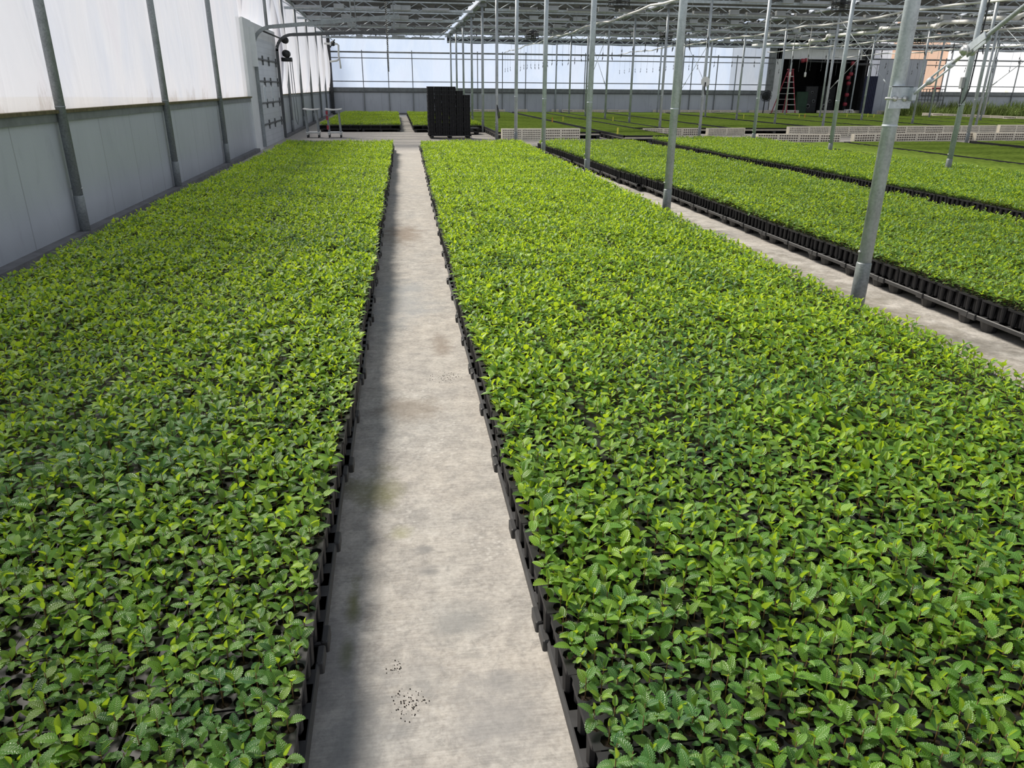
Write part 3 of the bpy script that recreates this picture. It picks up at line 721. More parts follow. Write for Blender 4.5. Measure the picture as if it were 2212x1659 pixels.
# ------------------------------------------------------------------ boiler room in the far wall
BX0, BX1 = 26.9, 33.4
mb = MB()
mb.box(BX0 - .5, BX0, FAR, FAR + .15, 0, 4.8); mb.box(BX0 - .5, BX1 + .2, FAR, FAR + .15, 3.72, 4.75); struct('wall_boiler_front', mb, 'white_paint')
mb = MB(); mb.box(BX0 - .6, BX0 - .5, FAR + .1, FAR + 7, 0, 5.2); mb.box(BX1 + .1, BX1 + .2, FAR + .1, FAR + 7, 0, 5.2); mb.box(BX0 - .6, BX1 + .2, FAR + 7, FAR + 7.1, 0, 5.2); mb.box(BX0 - .6, BX1 + .2, FAR + .05, FAR + 7.1, 5.15, 5.25); struct('wall_boiler_inner', mb, 'boiler_black')
mb = MB(); mb.bar((BX1 - .15, FAR - .03, 0), (BX1 - .15, FAR - .03, 5), .3, .1); mb.box(BX1 - .5, BX1 + .4, FAR - .04, FAR, 3.75, 4.9); struct('trim_5', mb, 'dark_metal')
mb = MB(); mb.box(25.9, 26.45, FAR - .06, FAR + .02, 1.6, 4.6); struct('trim_6', mb, 'frame_grey')
mb = MB(); mb.bevbox(0, .9, 0, .8, 0, 1.6, .03); mb.box(.1, .8, -.03, 0, .2, 1.4); tag(mb.build('green_cabinet', 'green_dark', None, False, (28.9, FAR + 1.0, 0)), 'dark green cabinet inside the boiler room', 'cabinet')
for k, (bx, sz, lb) in enumerate([(30.1, 1.0, 'black boiler with round dials, beside the green cabinet'), (31.4, 1.1, 'black boiler with round dials, by the red pipes')]):
    t = thing('boiler', lb, 'boiler', (bx, FAR + 2, 0), 'boilers')
    mb = MB(); mb.bevbox(0, sz, 0, 1.6, .12, 2.0, .05); mb.build('body', 'dark_metal', t)
    for j, (dx, dz, r) in enumerate([(.3, .6, .16), (.7, .95, .12), (.5, 1.55, .1)]):
        mb = MB(); mb.path([(dx, -.06, dz), (dx, 0, dz)], r, 16); d_ = mb.build('dial', 'grey_plastic', t, True); 
        mb = MB(); mb.path([(dx, -.075, dz), (dx, -.05, dz)], r * .6, 16); mb.build('dial_face', 'boiler_black', d_, True)
    mb = MB(); mb.box(.05, sz - .05, .1, 1.5, 0, .12); mb.build('plinth', 'boiler_black', t)
t = thing('red_pipework', 'dark red heating pipes with flanges at the boiler room edge', 'pipe', (0, 0, 0))
q = [at(px, py, y=FAR - .25) for px, py in [(1822, 238), (1840, 145), (1842, 139), (1882, 139)]]
mb = MB(); mb.path([tuple(v) for v in q], .09, 8)
q3 = [at(px, py, y=FAR - .25) for px, py in [(1730, 132), (1842, 136)]]; mb.path([tuple(v) for v in q3], .06, 8); q4 = [at(px, py, y=FAR - .25) for px, py in [(1882, 138), (1876, 180)]]; mb.path([tuple(v) for v in q4], .08, 8); mb.build('pipes', 'dark_metal', t, True)
mb = MB()
for px, py in [(1825, 225), (1829, 205), (1833, 180), (1832, 168), (1838, 160), (1842, 137), (1734, 131), (1742, 130)]:
    v = at(px, py, y=FAR - .3); mb.path([(v[0] - .1, v[1], v[2]), (v[0] + .1, v[1], v[2])], .13, 8)
mb.build('flanges', 'red_paint', t, True)
mb = MB(); a = at(1848, 238, y=FAR - .2); b = at(1886, 165, y=FAR - .2); mb.bevbox(a[0], b[0], FAR - .75, FAR - .7, 0, b[2], .01)
for i in range(8): mb.path([(a[0] + (b[0] - a[0]) * i / 7.5 + .05, FAR - .76, .02), (a[0] + (b[0] - a[0]) * i / 7.5 + .05, FAR - .76, b[2])], .05, 6)
tag(mb.build('hanging_tarp', 'navy_cloth'), 'dark navy tarp hanging upright beside the boiler room', 'tarp')
mb = MB(); a = at(1888, 188, y=FAR + .1); b = at(1896, 138, y=FAR + .1); mb.box(a[0], b[0], FAR + .1, FAR + .12, a[2], b[2]); struct('window_31', mb, 'oat_film')
# sliding panel
a = at(1882, 241, y=FAR - .35); b = at(2003, 130, y=FAR - .35)
mb = MB(); n = 6
for i in range(n):
    x0 = a[0] + (b[0] - a[0]) * i / n; x1 = a[0] + (b[0] - a[0]) * (i + 1) / n; mb.bevbox(x0 + .004, x1 - .004, FAR - .4, FAR - .34, .03, b[2], .01)
tag(mb.build('sliding_panel', 'blue_grey'), 'big blue grey sliding panel standing beside the boiler room', 'panel')
# ladder
def ladder():
    t = thing('step_ladder', 'red fibreglass step ladder standing before the boiler room', 'ladder', (0, 0, 0))
    y = 51.5
    A = at(1699, 247, y=y); B = at(1718.5, 247, y=y); T = at(1708, 160, y=y); T2 = at(1720, 160, y=y)
    A[2] = B[2] = 0; top = 3.0
    xa, xb = A[0], B[0]; xta, xtb = T[0], T2[0] - .1
    for nm, (x0, x1, dy0) in (('front_rail', (xa, xta, 0)), ('front_rail', (xb, xtb, 0))):
        mb = MB(); mb.bar((x0, y, 0), (x1, y + .35, top), .08, .05); mb.build(nm, 'red_paint', t)
    for x0, x1 in ((xa - .7, xta - .02), (xb - .5, xtb - .02)):
        mb = MB(); mb.bar((x0, y + 1.0, 0), (x1, y + .42, top - .1), .06, .04); mb.build('rear_rail', 'red_paint', t)
    for k in range(1, 8):
        f = k / 8.2; z = top * f
        mb = MB(); mb.box(xa + (xta - xa) * f, xb + (xtb - xb) * f, y + .35 * f - .04, y + .35 * f + .06, z, z + .035); mb.build('step', 'alu', t)
        mb = MB(); mb.path([(xa - .7 + (xta - xa + .7) * f, y + 1 - .58 * f, z), (xb - .5 + (xtb - xb + .5) * f, y + 1 - .58 * f, z)], .018, 5); mb.build('rear_rung', 'alu', t)
    mb = MB(); mb.bevbox(xta - .06, xtb + .06, y + .28, y + .48, top - .02, top + .06, .01); mb.build('top_cap', 'red_paint', t)
ladder()
# white stool
a = at(1823, 247, y=52); 
t = thing('step_stool', 'small white plastic step stool by the navy tarp', 'stool', (a[0] + .25, 51.9, 0))
mb = MB(); mb.bevbox(-.26, .26, -.17, .17, .4, .46, .015); mb.build('seat', 'white_pvc', t)
for sx in (-1, 1):
    for sy in (-1, 1): mb = MB(); mb.bar((sx * .29, sy * .2, 0), (sx * .22, sy * .14, .41), .07, .05); mb.build('leg', 'white_pvc', t)
mb = MB(); mb.box(-.25, .25, -.19, -.16, .18, .24); mb.build('stretcher', 'white_pvc', t)
# pedestal fan
a = at(1655, 207, y=51.5)
t = thing('pedestal_fan', 'black round pedestal fan leaning by the white wall post of the boiler room', 'fan', (a[0], 51.5, 0))
mb = MB(); mb.path([(a[0] * 0 - .1, 0, .03), (-.05, 0, a[2])], .04, 8); mb.build('pole', 'dark_metal', t, True)
mb = MB(); mb.path([(-.1, 0, 0), (-.1, 0, .04)], [.28, .24], 14); mb.build('base', 'dark_metal', t, True)
mb = MB(); r = .36
for yy in (-.1, .08): mb.path([(r * math.cos(q), yy, a[2] + r * math.sin(q)) for q in [2 * PI * i / 20 for i in range(21)]], .015, 5)
for rr in (.1, .2, .29): mb.path([(rr * math.cos(q), -.13, a[2] + rr * math.sin(q)) for q in [2 * PI * i / 20 for i in range(21)]], .01, 4)
for i in range(12): q = PI / 6 * i; mb.path([(.05 * math.cos(q), -.13, a[2] + .05 * math.sin(q)), (r * math.cos(q), -.1, a[2] + r * math.sin(q))], .009, 4); mb.path([(r * math.cos(q), -.1, a[2] + r * math.sin(q)), (r * math.cos(q), .08, a[2] + r * math.sin(q))], .009, 4)
mb.build('cage', 'dark_metal', t, True)
mb = MB(); mb.path([(0, -.02, a[2]), (0, .02, a[2])], .3, 12); mb.path([(0, -.08, a[2]), (0, .22, a[2])], .09, 10); mb.build('blades', 'dark_metal', t, True)
# tote in a wire cage
a = at(1990, 226, y=50.5); b = at(2036, 193, y=50.5)
t = thing('wire_cage', 'grey wire cage standing in the weeds by the far wall', 'cage', (a[0], 50.2, 0))
mb = MB(); W_ = b[0] - a[0]; h = b[2]
for i in range(7):
    for yy in (0, 1.0): mb.path([(W_ * i / 6, yy, .1), (W_ * i / 6, yy, h)], .018, 5)
for z in (.12, h * .35, h * .62, h):
    mb.path([(0, 0, z), (W_, 0, z), (W_, 1, z), (0, 1, z), (0, 0, z)], .02, 5)
mb.build('wire_frame', 'dark_grey', t); mb = MB(); mb.box(-.02, W_ + .02, -.02, 1.02, 0, .12); mb.build('pallet_base', 'dark_grey', t)
mb = MB(); mb.bevbox(.08, W_ - .08, .08, .92, .12, h * .55, .04); mb.build('tank', 'grey_plastic', t)
mb = MB(); mb.bevbox(.5, 1.1, .1, .2, h, h + .12, .01); mb.build('red_bar', 'red_paint', t)

# ------------------------------------------------------------------ foam blocks stood on edge
def foam_block(nx, nz, r, Wd=.69, Hh=.4, T=.17):
    mb = MB(); hole = mb; nh = []; mx_, mz = Wd * .04, Hh * .07
    cw, chh = (Wd - 2 * mx_) / nx, (Hh - 2 * mz) / nz
    for s, yf in ((1, -T / 2), (-1, T / 2)):
        y2 = yf + s * .06
        for i in range(nx):
            for j in range(nz):
                cx_, cz = -Wd / 2 + mx_ + cw * (i + .5), mz + chh * (j + .5)
                sq = [(cw / 2, 0), (cw / 2, chh / 2), (0, chh / 2), (-cw / 2, chh / 2), (-cw / 2, 0), (-cw / 2, -chh / 2), (0, -chh / 2), (cw / 2, -chh / 2)]
                oc = [(r * math.cos(PI / 4 * q), r * math.sin(PI / 4 * q)) for q in range(8)]
                V = [(cx_ + a, yf, cz + b) for a, b in sq] + [(cx_ + a, yf, cz + b) for a, b in oc]
                mb.add(V, [(q, (q + 1) % 8, 8 + (q + 1) % 8, 8 + q) for q in range(8)])
                V = [(cx_ + a, yf, cz + b) for a, b in oc] + [(cx_ + a * .8, y2, cz + b * .8) for a, b in oc]
                nh.append(len(mb.f)); hole.add(V, [(q, (q + 1) % 8, 8 + (q + 1) % 8, 8 + q) for q in range(8)] + [tuple(range(8, 16))])
        a, b, c, e = -Wd / 2, Wd / 2, 0, Hh; A, B, C, E = a + mx_, b - mx_, c + mz, e - mz
        V = [(a, yf, c), (b, yf, c), (b, yf, e), (a, yf, e), (A, yf, C), (B, yf, C), (B, yf, E), (A, yf, E)]
        mb.add(V, [(0, 1, 5, 4), (1, 2, 6, 5), (2, 3, 7, 6), (3, 0, 4, 7)])
    a, b = -Wd / 2, Wd / 2; y0, y1 = -T / 2, T / 2
    V = [(a, y0, 0), (b, y0, 0), (b, y0, Hh), (a, y0, Hh), (a, y1, 0), (b, y1, 0), (b, y1, Hh), (a, y1, Hh)]
    mb.add(V, [(0, 4, 5, 1), (1, 5, 6, 2), (2, 6, 7, 3), (3, 7, 4, 0)])
    me = mb.mesh('foam_block', ['white_foam', 'foam_hole'])
    for f0 in nh:
        for q in range(f0, f0 + 9): me.polygons[q].material_index = 1
    return me
FB = [foam_block(11, 5, .019), foam_block(8, 3, .034), foam_block(10, 4, .024)]
def block_row(pa, pb, n, kind, rowname, z0=0, hgt=1.0, group=None, jit=.006, zz=None):
    A = at(*pa, z=z0); B = at(*pb, z=z0)
    ang = math.atan2(B[1] - A[1], B[0] - A[0]); Ls = np.linalg.norm(B - A) / n
    for i in range(n):
        c = A + (B - A) * (i + .5) / n; c[1] = min(c[1], FAR - .22)
        k = kind[i % len(kind)] if isinstance(kind, (list, tuple)) else kind
        lab = 'perforated white foam block, %s%s' % ((ORD[i] + ' of ') if n > 1 else '', rowname)
        t = link('foam_block', FB[k], None, (c[0], c[1] + random.uniform(-jit, jit), z0 if zz is None else zz)); t.rotation_euler.z = ang + random.uniform(-.004, .004)
        t.scale = (Ls / .695, 1, hgt)
        tag(t, lab, 'foam block', 'foam blocks standing on edge')
block_row((1083, 304), (1251, 303), 4, [0, 0, 2, 2], 'row behind the walkway bed posts')
block_row((1389, 294), (1511, 293), 3, [2, 2, 1], 'short row behind the far dark bed', hgt=.7)
block_row((1526, 293), (1606, 292), 2, [0, 0], 'pair behind the far dark bed', hgt=.7)
block_row((1699, 297), (2146, 292.5), 11, [0, 0, 0, 0, 0, 2, 0, 2, 0, 0, 0], 'long rear row by the mats')
block_row((1633, 307), (1812, 308), 4, 1, 'low front row at the end of the dark bed', hgt=.7)
block_row((1839.5, 307), (2102, 303), 6, 1, 'front row before the long one', hgt=.7)
block_row((2102, 304), (2225, 303), 3, 1, 'front row at the dark edged mat', hgt=.7)
block_row((2153, 291), (2225, 291), 2, 0, 'rear pair above the dark edged mat')
for (pa, pb, n, k, nm) in [((1018, 249), (1090, 249), 4, [1, 0, 0, 0], 'far wall row beyond the tray stack'), ((1114, 248), (1137, 248), 1, 0, 'at the far wall before the white film'),
                           ((1189, 248), (1203, 248), 1, 0, 'at the far wall, small'), ((1210, 248), (1278, 248), 3, [1, 0, 0], 'far wall row beyond the second mat'), ((1278, 248), (1300, 248), 1, 0, 'at the far wall beyond a second row post'),
                           ((1305, 248), (1352, 248), 2, [1, 2], 'far wall pair with a toppled end'), ((1391, 247), (1434, 247), 2, 0, 'far wall pair beyond the third mat'), ((1441, 247), (1568, 247), 6, [0, 2, 0, 1, 0, 0], 'far wall row beyond the fourth mat'),
                           ((1579, 246.5), (1682, 247), 5, [0, 0, 1, 1, 2], 'far wall row by the pedestal fan'), ((1763, 250), (1888, 250), 5, [0, 0, 0, 1, 1], 'row before the boiler room'), ((1892, 250.5), (1980, 251.5), 3, [0, 2, 2], 'row before the blue grey panel'),
                           ((1992, 256), (2225, 267), 9, [2, 1, 2, 2, 1, 2, 2, 1, 2], 'slanting row before the weeds')]:
    block_row(pa, pb, n, k, nm, hgt=.9)

# ------------------------------------------------------------------ low green mats on foam trays
def mat_bed(x0, x1, y0, y1, lab, dx=0):
    t = thing('propagation_bed', lab, 'plant bed', ((x0 + x1) / 2, (y0 + y1) / 2, 0), 'low green mat beds')
    w2, l2 = (x1 - x0) / 2, (y1 - y0) / 2
    mb = MB(); n = max(2, int((y1 - y0) / .6))
    mb.box(-w2 + .02, w2 - .02, -l2 + .02, l2 - .02, .1, .13)
    for i in range(n):
        for xx in (-w2 + .08, 0, w2 - .08): mb.box(xx - .06, xx + .06, -l2 + .05 + i * .6, -l2 + .38 + i * .6, 0, .1)
    mb.build('pallets', 'pallet_plastic', t)
    mb = MB(); mb.box(-w2 + .03, w2 - .03, -l2 + .03, l2 - .03, .13, .2); mb.build('foam_trays', 'white_foam', t)
    mb = MB(); mb.box(-w2, w2, -l2, -l2 + .04, .18, .235); mb.box(-w2, w2, l2 - .04, l2, .18, .235); mb.box(-w2, -w2 + .04, -l2, l2, .16, .235); mb.box(w2 - .04, w2, -l2, l2, .16, .235); mb.build('tray_rim', 'black_plastic', t)
    st = .11; nx, ny = max(4, int((x1 - x0 - .1) / st)), max(4, int((y1 - y0 - .1) / st))
    X, Y = np.meshgrid(np.linspace(-w2 + .05, w2 - .05, nx), np.linspace(-l2 + .05, l2 - .05, ny))
    Z = .235 + .02 * rng.random(X.shape); Z[0] = Z[-1] = .2; Z[:, 0] = Z[:, -1] = .2
    V = np.stack([X, Y, Z], -1).reshape(-1, 3)
    me = bpy.data.meshes.new('seedling_mat')
    idx = np.arange(nx * ny).reshape(ny, nx); q = np.stack([idx[:-1, :-1], idx[:-1, 1:], idx[1:, 1:], idx[1:, :-1]], -1).reshape(-1, 4)
    fast_mesh(me, V, q); me.materials.append(MAT['germinant_green'])
    o = link('seedling_mat', me, t); o['kind'] = 'stuff'
def fast_mesh(me, V, Q):
    k = Q.shape[1]
    me.vertices.add(len(V)); me.vertices.foreach_set('co', np.ascontiguousarray(V, dtype=np.float32).ravel())
    me.loops.add(Q.size); me.loops.foreach_set('vertex_index', np.ascontiguousarray(Q, dtype=np.int32).ravel())
    me.polygons.add(len(Q)); me.polygons.foreach_set('loop_start', np.arange(0, Q.size, k, dtype=np.int32))
    me.update(calc_edges=True)
MB_FAR = [(3.55, 7.35, 27.6, 51.2), (7.6, 9.45, 25.5, 51.4), (9.6, 10.7, 30.7, 51.4), (10.85, 13.4, 30.6, 51.2), (13.75, 17.5, 30.6, 51.2), (18.1, 21.0, 30.6, 51.2), (21.4, 24.6, 30.6, 51.2), (25.2, 28.4, 31.2, 50.5), (28.7, 31.8, 31.2, 51), (32.2, 35.1, 31.2, 46), (35.4, 36.7, 31.2, 41.2)]
for k, bd in enumerate(MB_FAR):
    mat_bed(*bd, 'wide bed of very short green seedlings, %s beyond the cross aisle counted from the walkway' % ORD[k])
MB_NEAR = [(11.75, 13.5, 10, 22.0), (13.65, 17.4, 10, 22.2), (18.1, 21.3, 10, 22.4), (21.5, 25.5, 14, 22.6)]
for k, bd in enumerate(MB_NEAR):
    mat_bed(*bd, 'low bed of short green seedlings beside the second dark bed, %s of four' % ORD[k])
# yellow plant tags on the mats
for k, (px, py) in enumerate([(1216, 262), (1324, 262), (1334, 289), (1193, 264), (1606, 256), (1726, 254), (1738, 254), (1829, 253), (1874, 253), (1887, 254)]):
    a = at(px, py, z=.25)
    mb = MB(); mb.bevbox(-.03, .03, -.004, .004, 0, .22, .003)
    tag(mb.build('plant_tag', 'orange_tag' if k in (3, 6) else 'yellow_tag', None, False, (a[0], a[1], .235)), ('orange' if k in (3, 6) else 'yellow') + ' plant tag stuck upright in a low green mat', 'plant tag', ('orange' if k in (3, 6) else 'yellow') + ' plant tags in the mats')

# ------------------------------------------------------------------ weeds at the far wall
def weeds():
    n = 5200; V = []; Q = []
    xs = rng.uniform(34.4, 48, n); ys = rng.uniform(48.2, 52, n); hs = rng.uniform(.5, 1.15, n) * (1 + .25 * np.sin(xs * 1.3)) * np.clip((xs - 33.6) / 2, .4, 1)
    for i in range(n):
        a = rng.uniform(0, 2 * PI); ln = rng.uniform(.1, .65); wd = rng.uniform(.025, .06); dx, dy = math.cos(a), math.sin(a)
        b = len(V)
        for t in (0, .4, .75, 1):
            w_ = wd * (1 - t * .95); ox = dx * ln * t * t; oy = dy * ln * t * t; z = hs[i] * (t - .12 * t * t)
            V += [(xs[i] + ox - dy * w_, ys[i] + oy + dx * w_, z), (xs[i] + ox + dy * w_, ys[i] + oy - dx * w_, z)]
        Q += [(b + 2 * k, b + 2 * k + 1, b + 2 * k + 3, b + 2 * k + 2) for k in range(3)]
    me = bpy.data.meshes.new('weeds'); fast_mesh(me, np.array(V), np.array(Q)); me.materials.append(MAT['weed_leaf'])
    tag(link('weeds', me), 'tall green weeds growing along the far wall', 'weeds', None, 'stuff')
weeds()

# ------------------------------------------------------------------ cell trays, pallets
TX, TY, TZ = .40, .245, .25
NXC, NYC = 9, 5
PXC, PYC = TX / (NXC + .5), TY / NYC
CELLS = [(-TX / 2 + PXC * (.5 + i + (.5 if j % 2 else 0)), -TY / 2 + PYC * (j + .5)) for j in range(NYC) for i in range(NXC)]
def tray_meshes():
    mb = MB(); soil = MB(); r = .0203; zt = .13
    for j in range(NYC):
        y = -TY / 2 + PYC * (j + .5); off = .5 if j % 2 else 0
        for i in range(NXC):
            x = -TX / 2 + PXC * (.5 + i + off)
            sq = [(1, 0), (1, 1), (0, 1), (-1, 1), (-1, 0), (-1, -1), (0, -1), (1, -1)]
            oc = [(r * math.cos(PI / 4 * q), r * math.sin(PI / 4 * q)) for q in range(8)]
            V = [(x + a * PXC / 2, y + b * PYC / 2, zt) for a, b in sq]
            for k, z in ((1, zt), (.97, zt - .03), (.8, .012), (.55, .002)): V += [(x + a * k, y + b * k, z) for a, b in oc]
            fs = [(q, (q + 1) % 8, 8 + (q + 1) % 8, 8 + q) for q in range(8)]
            for l in range(1, 4): fs += [(8 * l + q, 8 * l + (q + 1) % 8, 8 * l + 8 + (q + 1) % 8, 8 * l + 8 + q) for q in range(8)]
            fs.append(tuple(range(32, 40)))
            mb.add(V, fs)
            soil.add([(x + a * .98, y + b * .98, zt - .014 + .004 * ((q * 7 + i * 3 + j) % 3 - 1)) for q, (a, b) in enumerate(oc)] + [(x, y, zt - .009)], [(q, (q + 1) % 8, 8) for q in range(8)])
        xa = TX / 2 - PXC / 2 if not off else -TX / 2
        mb.add([(xa, y - PYC / 2, zt), (xa + PXC / 2, y - PYC / 2, zt), (xa + PXC / 2, y + PYC / 2, zt), (xa, y + PYC / 2, zt)], [(0, 1, 2, 3)])
    # rim skirt with rounded corners
    c = .018; X, Y = TX / 2, TY / 2
    ring = [(X, -Y + c), (X, Y - c), (X - c, Y), (-X + c, Y), (-X, Y - c), (-X, -Y + c), (-X + c, -Y), (X - c, -Y)]
    V = [(a, b, zt) for a, b in ring] + [(a * 1.004, b * 1.004, zt - .016) for a, b in ring]
    mb.add(V, [(q, (q + 1) % 8, 8 + (q + 1) % 8, 8 + q) for q in range(8)])
    return mb.mesh('cell_tray', 'black_plastic'), soil.mesh('potting_soil', 'soil')
TRAY, SOIL = tray_meshes()
def interp(pts):
    xs, ys = zip(*pts); return lambda y: float(np.interp(y, xs, ys))
BEDS = {   # reference edge as a function of y, columns of trays counted away from it, direction, first and last y
    'L': (interp([(0, -.315), (3.4, -.29), (6, -.25), (22, -.1)]), 7, -1, .75, 21.75),
    'R': (interp([(0, .385), (4, .385), (7, .41), (14, .52), (22, .635)]), 7, 1, .75, 21.75),
    'C': (interp([(0, 4.3), (12, 4.32), (14, 4.17), (22, 3.93)]), 7, 1, 2.6, 21.9),
    'D': (interp([(0, 8.0), (14, 8.02), (17, 7.8), (23, 7.78)]), 8, 1, 5.4, 23.1),
    'F': (interp([(30, .17), (50, .17)]), 8, -1, 32.2, 48.2),
    'G': (interp([(30, .68), (50, .68)]), 7, 1, 31.8, 48.2)}
trays = []
for key, (fx, ncol, sg, y0, y1) in BEDS.items():
    nrow = int((y1 - y0) / (TY + .004))
    for j in range(nrow):
        y = y0 + (TY + .004) * (j + .5)
        for i in range(ncol):
            x = fx(y) + sg * ((TX + .004) * (i + .5)) + random.uniform(-.005, .005) + .012 * math.sin(y * 2.1 + i)
            trays.append([key, i, j, x, y + random.uniform(-.002, .002), random.choice((0, PI)) + random.uniform(-.008, .008)])
# which trays show largest: bed edges seen from the side, and the open nearest ones
cand = []
for t in trays:
    px, py, dz = project((t[3], t[4], TZ))
    if -120 < px < 2330 and -50 < py < 1800:
        front = t[0] in 'FG' and t[2] == 0
        if t[1] == 0 or front or (t[0] in 'LR' and t[4] < 2.7):
            cand.append((dz * (.6 if t[1] == 0 else 1), t))
cand.sort(key=lambda q: q[0])
ind = cand[:300]; ind_ids = set(id(q[1]) for q in ind)
where = {'L': 'in the bed left of the walkway'.replace('left of', 'between film wall and'), 'R': 'in the bed between walkway and post row', 'C': 'edging the first dark bed', 'D': 'edging the second dark bed',
         'F': 'of the small bed behind the carts', 'G': 'of the bed behind the tray stack'}
for dz, t in ind:
    o = link('cell_tray', TRAY, None, (t[3], t[4], .12)); o.rotation_euler.z = t[5]
    tag(o, 'black cell tray full of seedlings ' + where[t[0]], 'tray', 'black cell trays ' + where[t[0]])
    link('potting_soil', SOIL, o)
rest = MB()
for t in trays:
    if id(t) in ind_ids: continue
    x, y = t[3], t[4]
    rest.box(x - TX / 2, x + TX / 2, y - TY / 2, y + TY / 2, .236, .249)
    if t[1] == 0 or t[2] == 0:
        for q in range(5):
            for s in (-1, 1): rest.path([(x + s * (TX / 2 - .022), y - TY / 2 + PYC * (q + .5), .121), (x + s * (TX / 2 - .022), y - TY / 2 + PYC * (q + .5), .24)], [.016, .021], 6)
    else: rest.box(x - TX / 2 + .02, x + TX / 2 - .02, y - TY / 2 + .015, y + TY / 2 - .015, .121, .236)
tag(rest.build('cell_tray_field', 'black_plastic'), 'all remaining black cell trays under the seedlings of the beds', 'trays', None, 'stuff')

# pallets
def pallet_mesh(W_, Lp=1.15):
    mb = MB(); w2, l2 = W_ / 2, Lp / 2
    for i in range(9): y = -l2 + Lp * (i + .5) / 9; mb.box(-w2 + .01, w2 - .01, y - .035, y + .035, .1, .12)
    for sx in (-1, 1): mb.bevbox(min(sx * w2, sx * (w2 - .07)), max(sx * w2, sx * (w2 - .07)), -l2, l2, .085, .12, .006)
    for sy in (-1, 1): mb.bevbox(-w2, w2, min(sy * l2, sy * (l2 - .07)), max(sy * l2, sy * (l2 - .07)), .085, .12, .006)
    for x in (-w2, w2):
        for y in (-l2 + .04, 0, l2 - .04): mb.bevbox(x - .012, x + .012, y - .04, y + .04, .078, .123, .004)
    ft = mb
    for fx_ in (-w2 + .1, 0, w2 - .1):
        for fy in (-l2 + .12, 0, l2 - .12): ft.path([(fx_, fy, .1), (fx_, fy, .0)], [.075, .05], 10)
    return mb.mesh('pallet', 'pallet_plastic'), None
for key, (fx, ncol, sg, y0, y1) in BEDS.items():
    Wd = ncol * (TX + .004) / 2 + .01; me, mf = pallet_mesh(Wd - .012)
    n = int(math.ceil((y1 - y0) / 1.16))
    for k in range(n):
        y = y0 + 1.16 * (k + .5)
        if key in 'LR': y -= .05
        for c in range(2):
            x = fx(y) + sg * (Wd * (c + .5) - .012) + (0 if c else random.uniform(-.008, .008))
            o = link('pallet', me, None, (x, y, 0)); o.rotation_euler.z = random.uniform(-.004, .004)
            tag(o, 'black plastic pallet under the trays ' + where[key], 'pallet', 'black pallets ' + where[key])

# ------------------------------------------------------------------ tray stack on its pallet
SX0, SX1, SY = 1.12, 2.66, 27.75
me, mf = pallet_mesh(1.5, 1.0)
o = link('pallet', me, None, ((SX0 + SX1) / 2, SY + .5, 0)); tag(o, 'black pallet under the tall stack of empty black trays', 'pallet')
st = MB(); rw = .0
def stack_tray():
    mb = MB(); X, Y = .2, .1225
    mb.bevbox(-X, X, -Y, Y, .118, .132, .004)
    for j in range(NYC):
        for i in range(NXC):
            if 0 < i < NXC - 1 and 0 < j < NYC - 1: continue
            x, y = CELLS[j * NXC + i]; x = max(-X + .02, min(X - .02, x)); mb.path([(x, y, .0), (x, y, .12)], [.015, .0195], 8)
    mb.box(-X + .04, X - .04, -Y + .04, Y - .04, .004, .118)
    return mb.mesh('empty_cell_tray', 'black_plastic')
STM = stack_tray(); nlay = 11; lh = .134
for lay in range(nlay + 1):
    wid = 6 if lay < nlay - 1 else (5 if lay == nlay - 1 else 4)
    if lay == nlay: wid = 4
    for c in range(6):
        for r_ in range(2):
            if c >= wid or (r_ == 1 and c > 0): continue
            x = SX0 + .125 + .2505 * c + random.uniform(-.004, .004)
            o = link('empty_cell_tray', STM, None, (x, SY + .205 + .41 * r_, .122 + lh * lay)); o.rotation_euler.z = PI / 2 + random.uniform(-.01, .01)
            if lay == nlay: lb, gp = 'empty black cell tray on the topmost layer of the stack', 'top layer of the tray stack'
            else: lb, gp = 'empty black cell tray in the stack on the cross aisle, %s layer up' % ORD[lay], 'tray stack layer %s' % ORD[lay]
            tag(o, lb, 'tray', gp)
# low dark pallets behind the stack
a = at(1020, 286, z=.0)
me, mf = pallet_mesh(1.0, 1.0)
for k in range(2):
    o = link('pallet', me, None, (2.7, 30.6, .124 * k)); o.rotation_euler.z = .05 * k; tag(o, ['bare black pallet lying on the floor behind the tray stack', 'bare black pallet on top of the one behind the tray stack'][k], 'pallet')

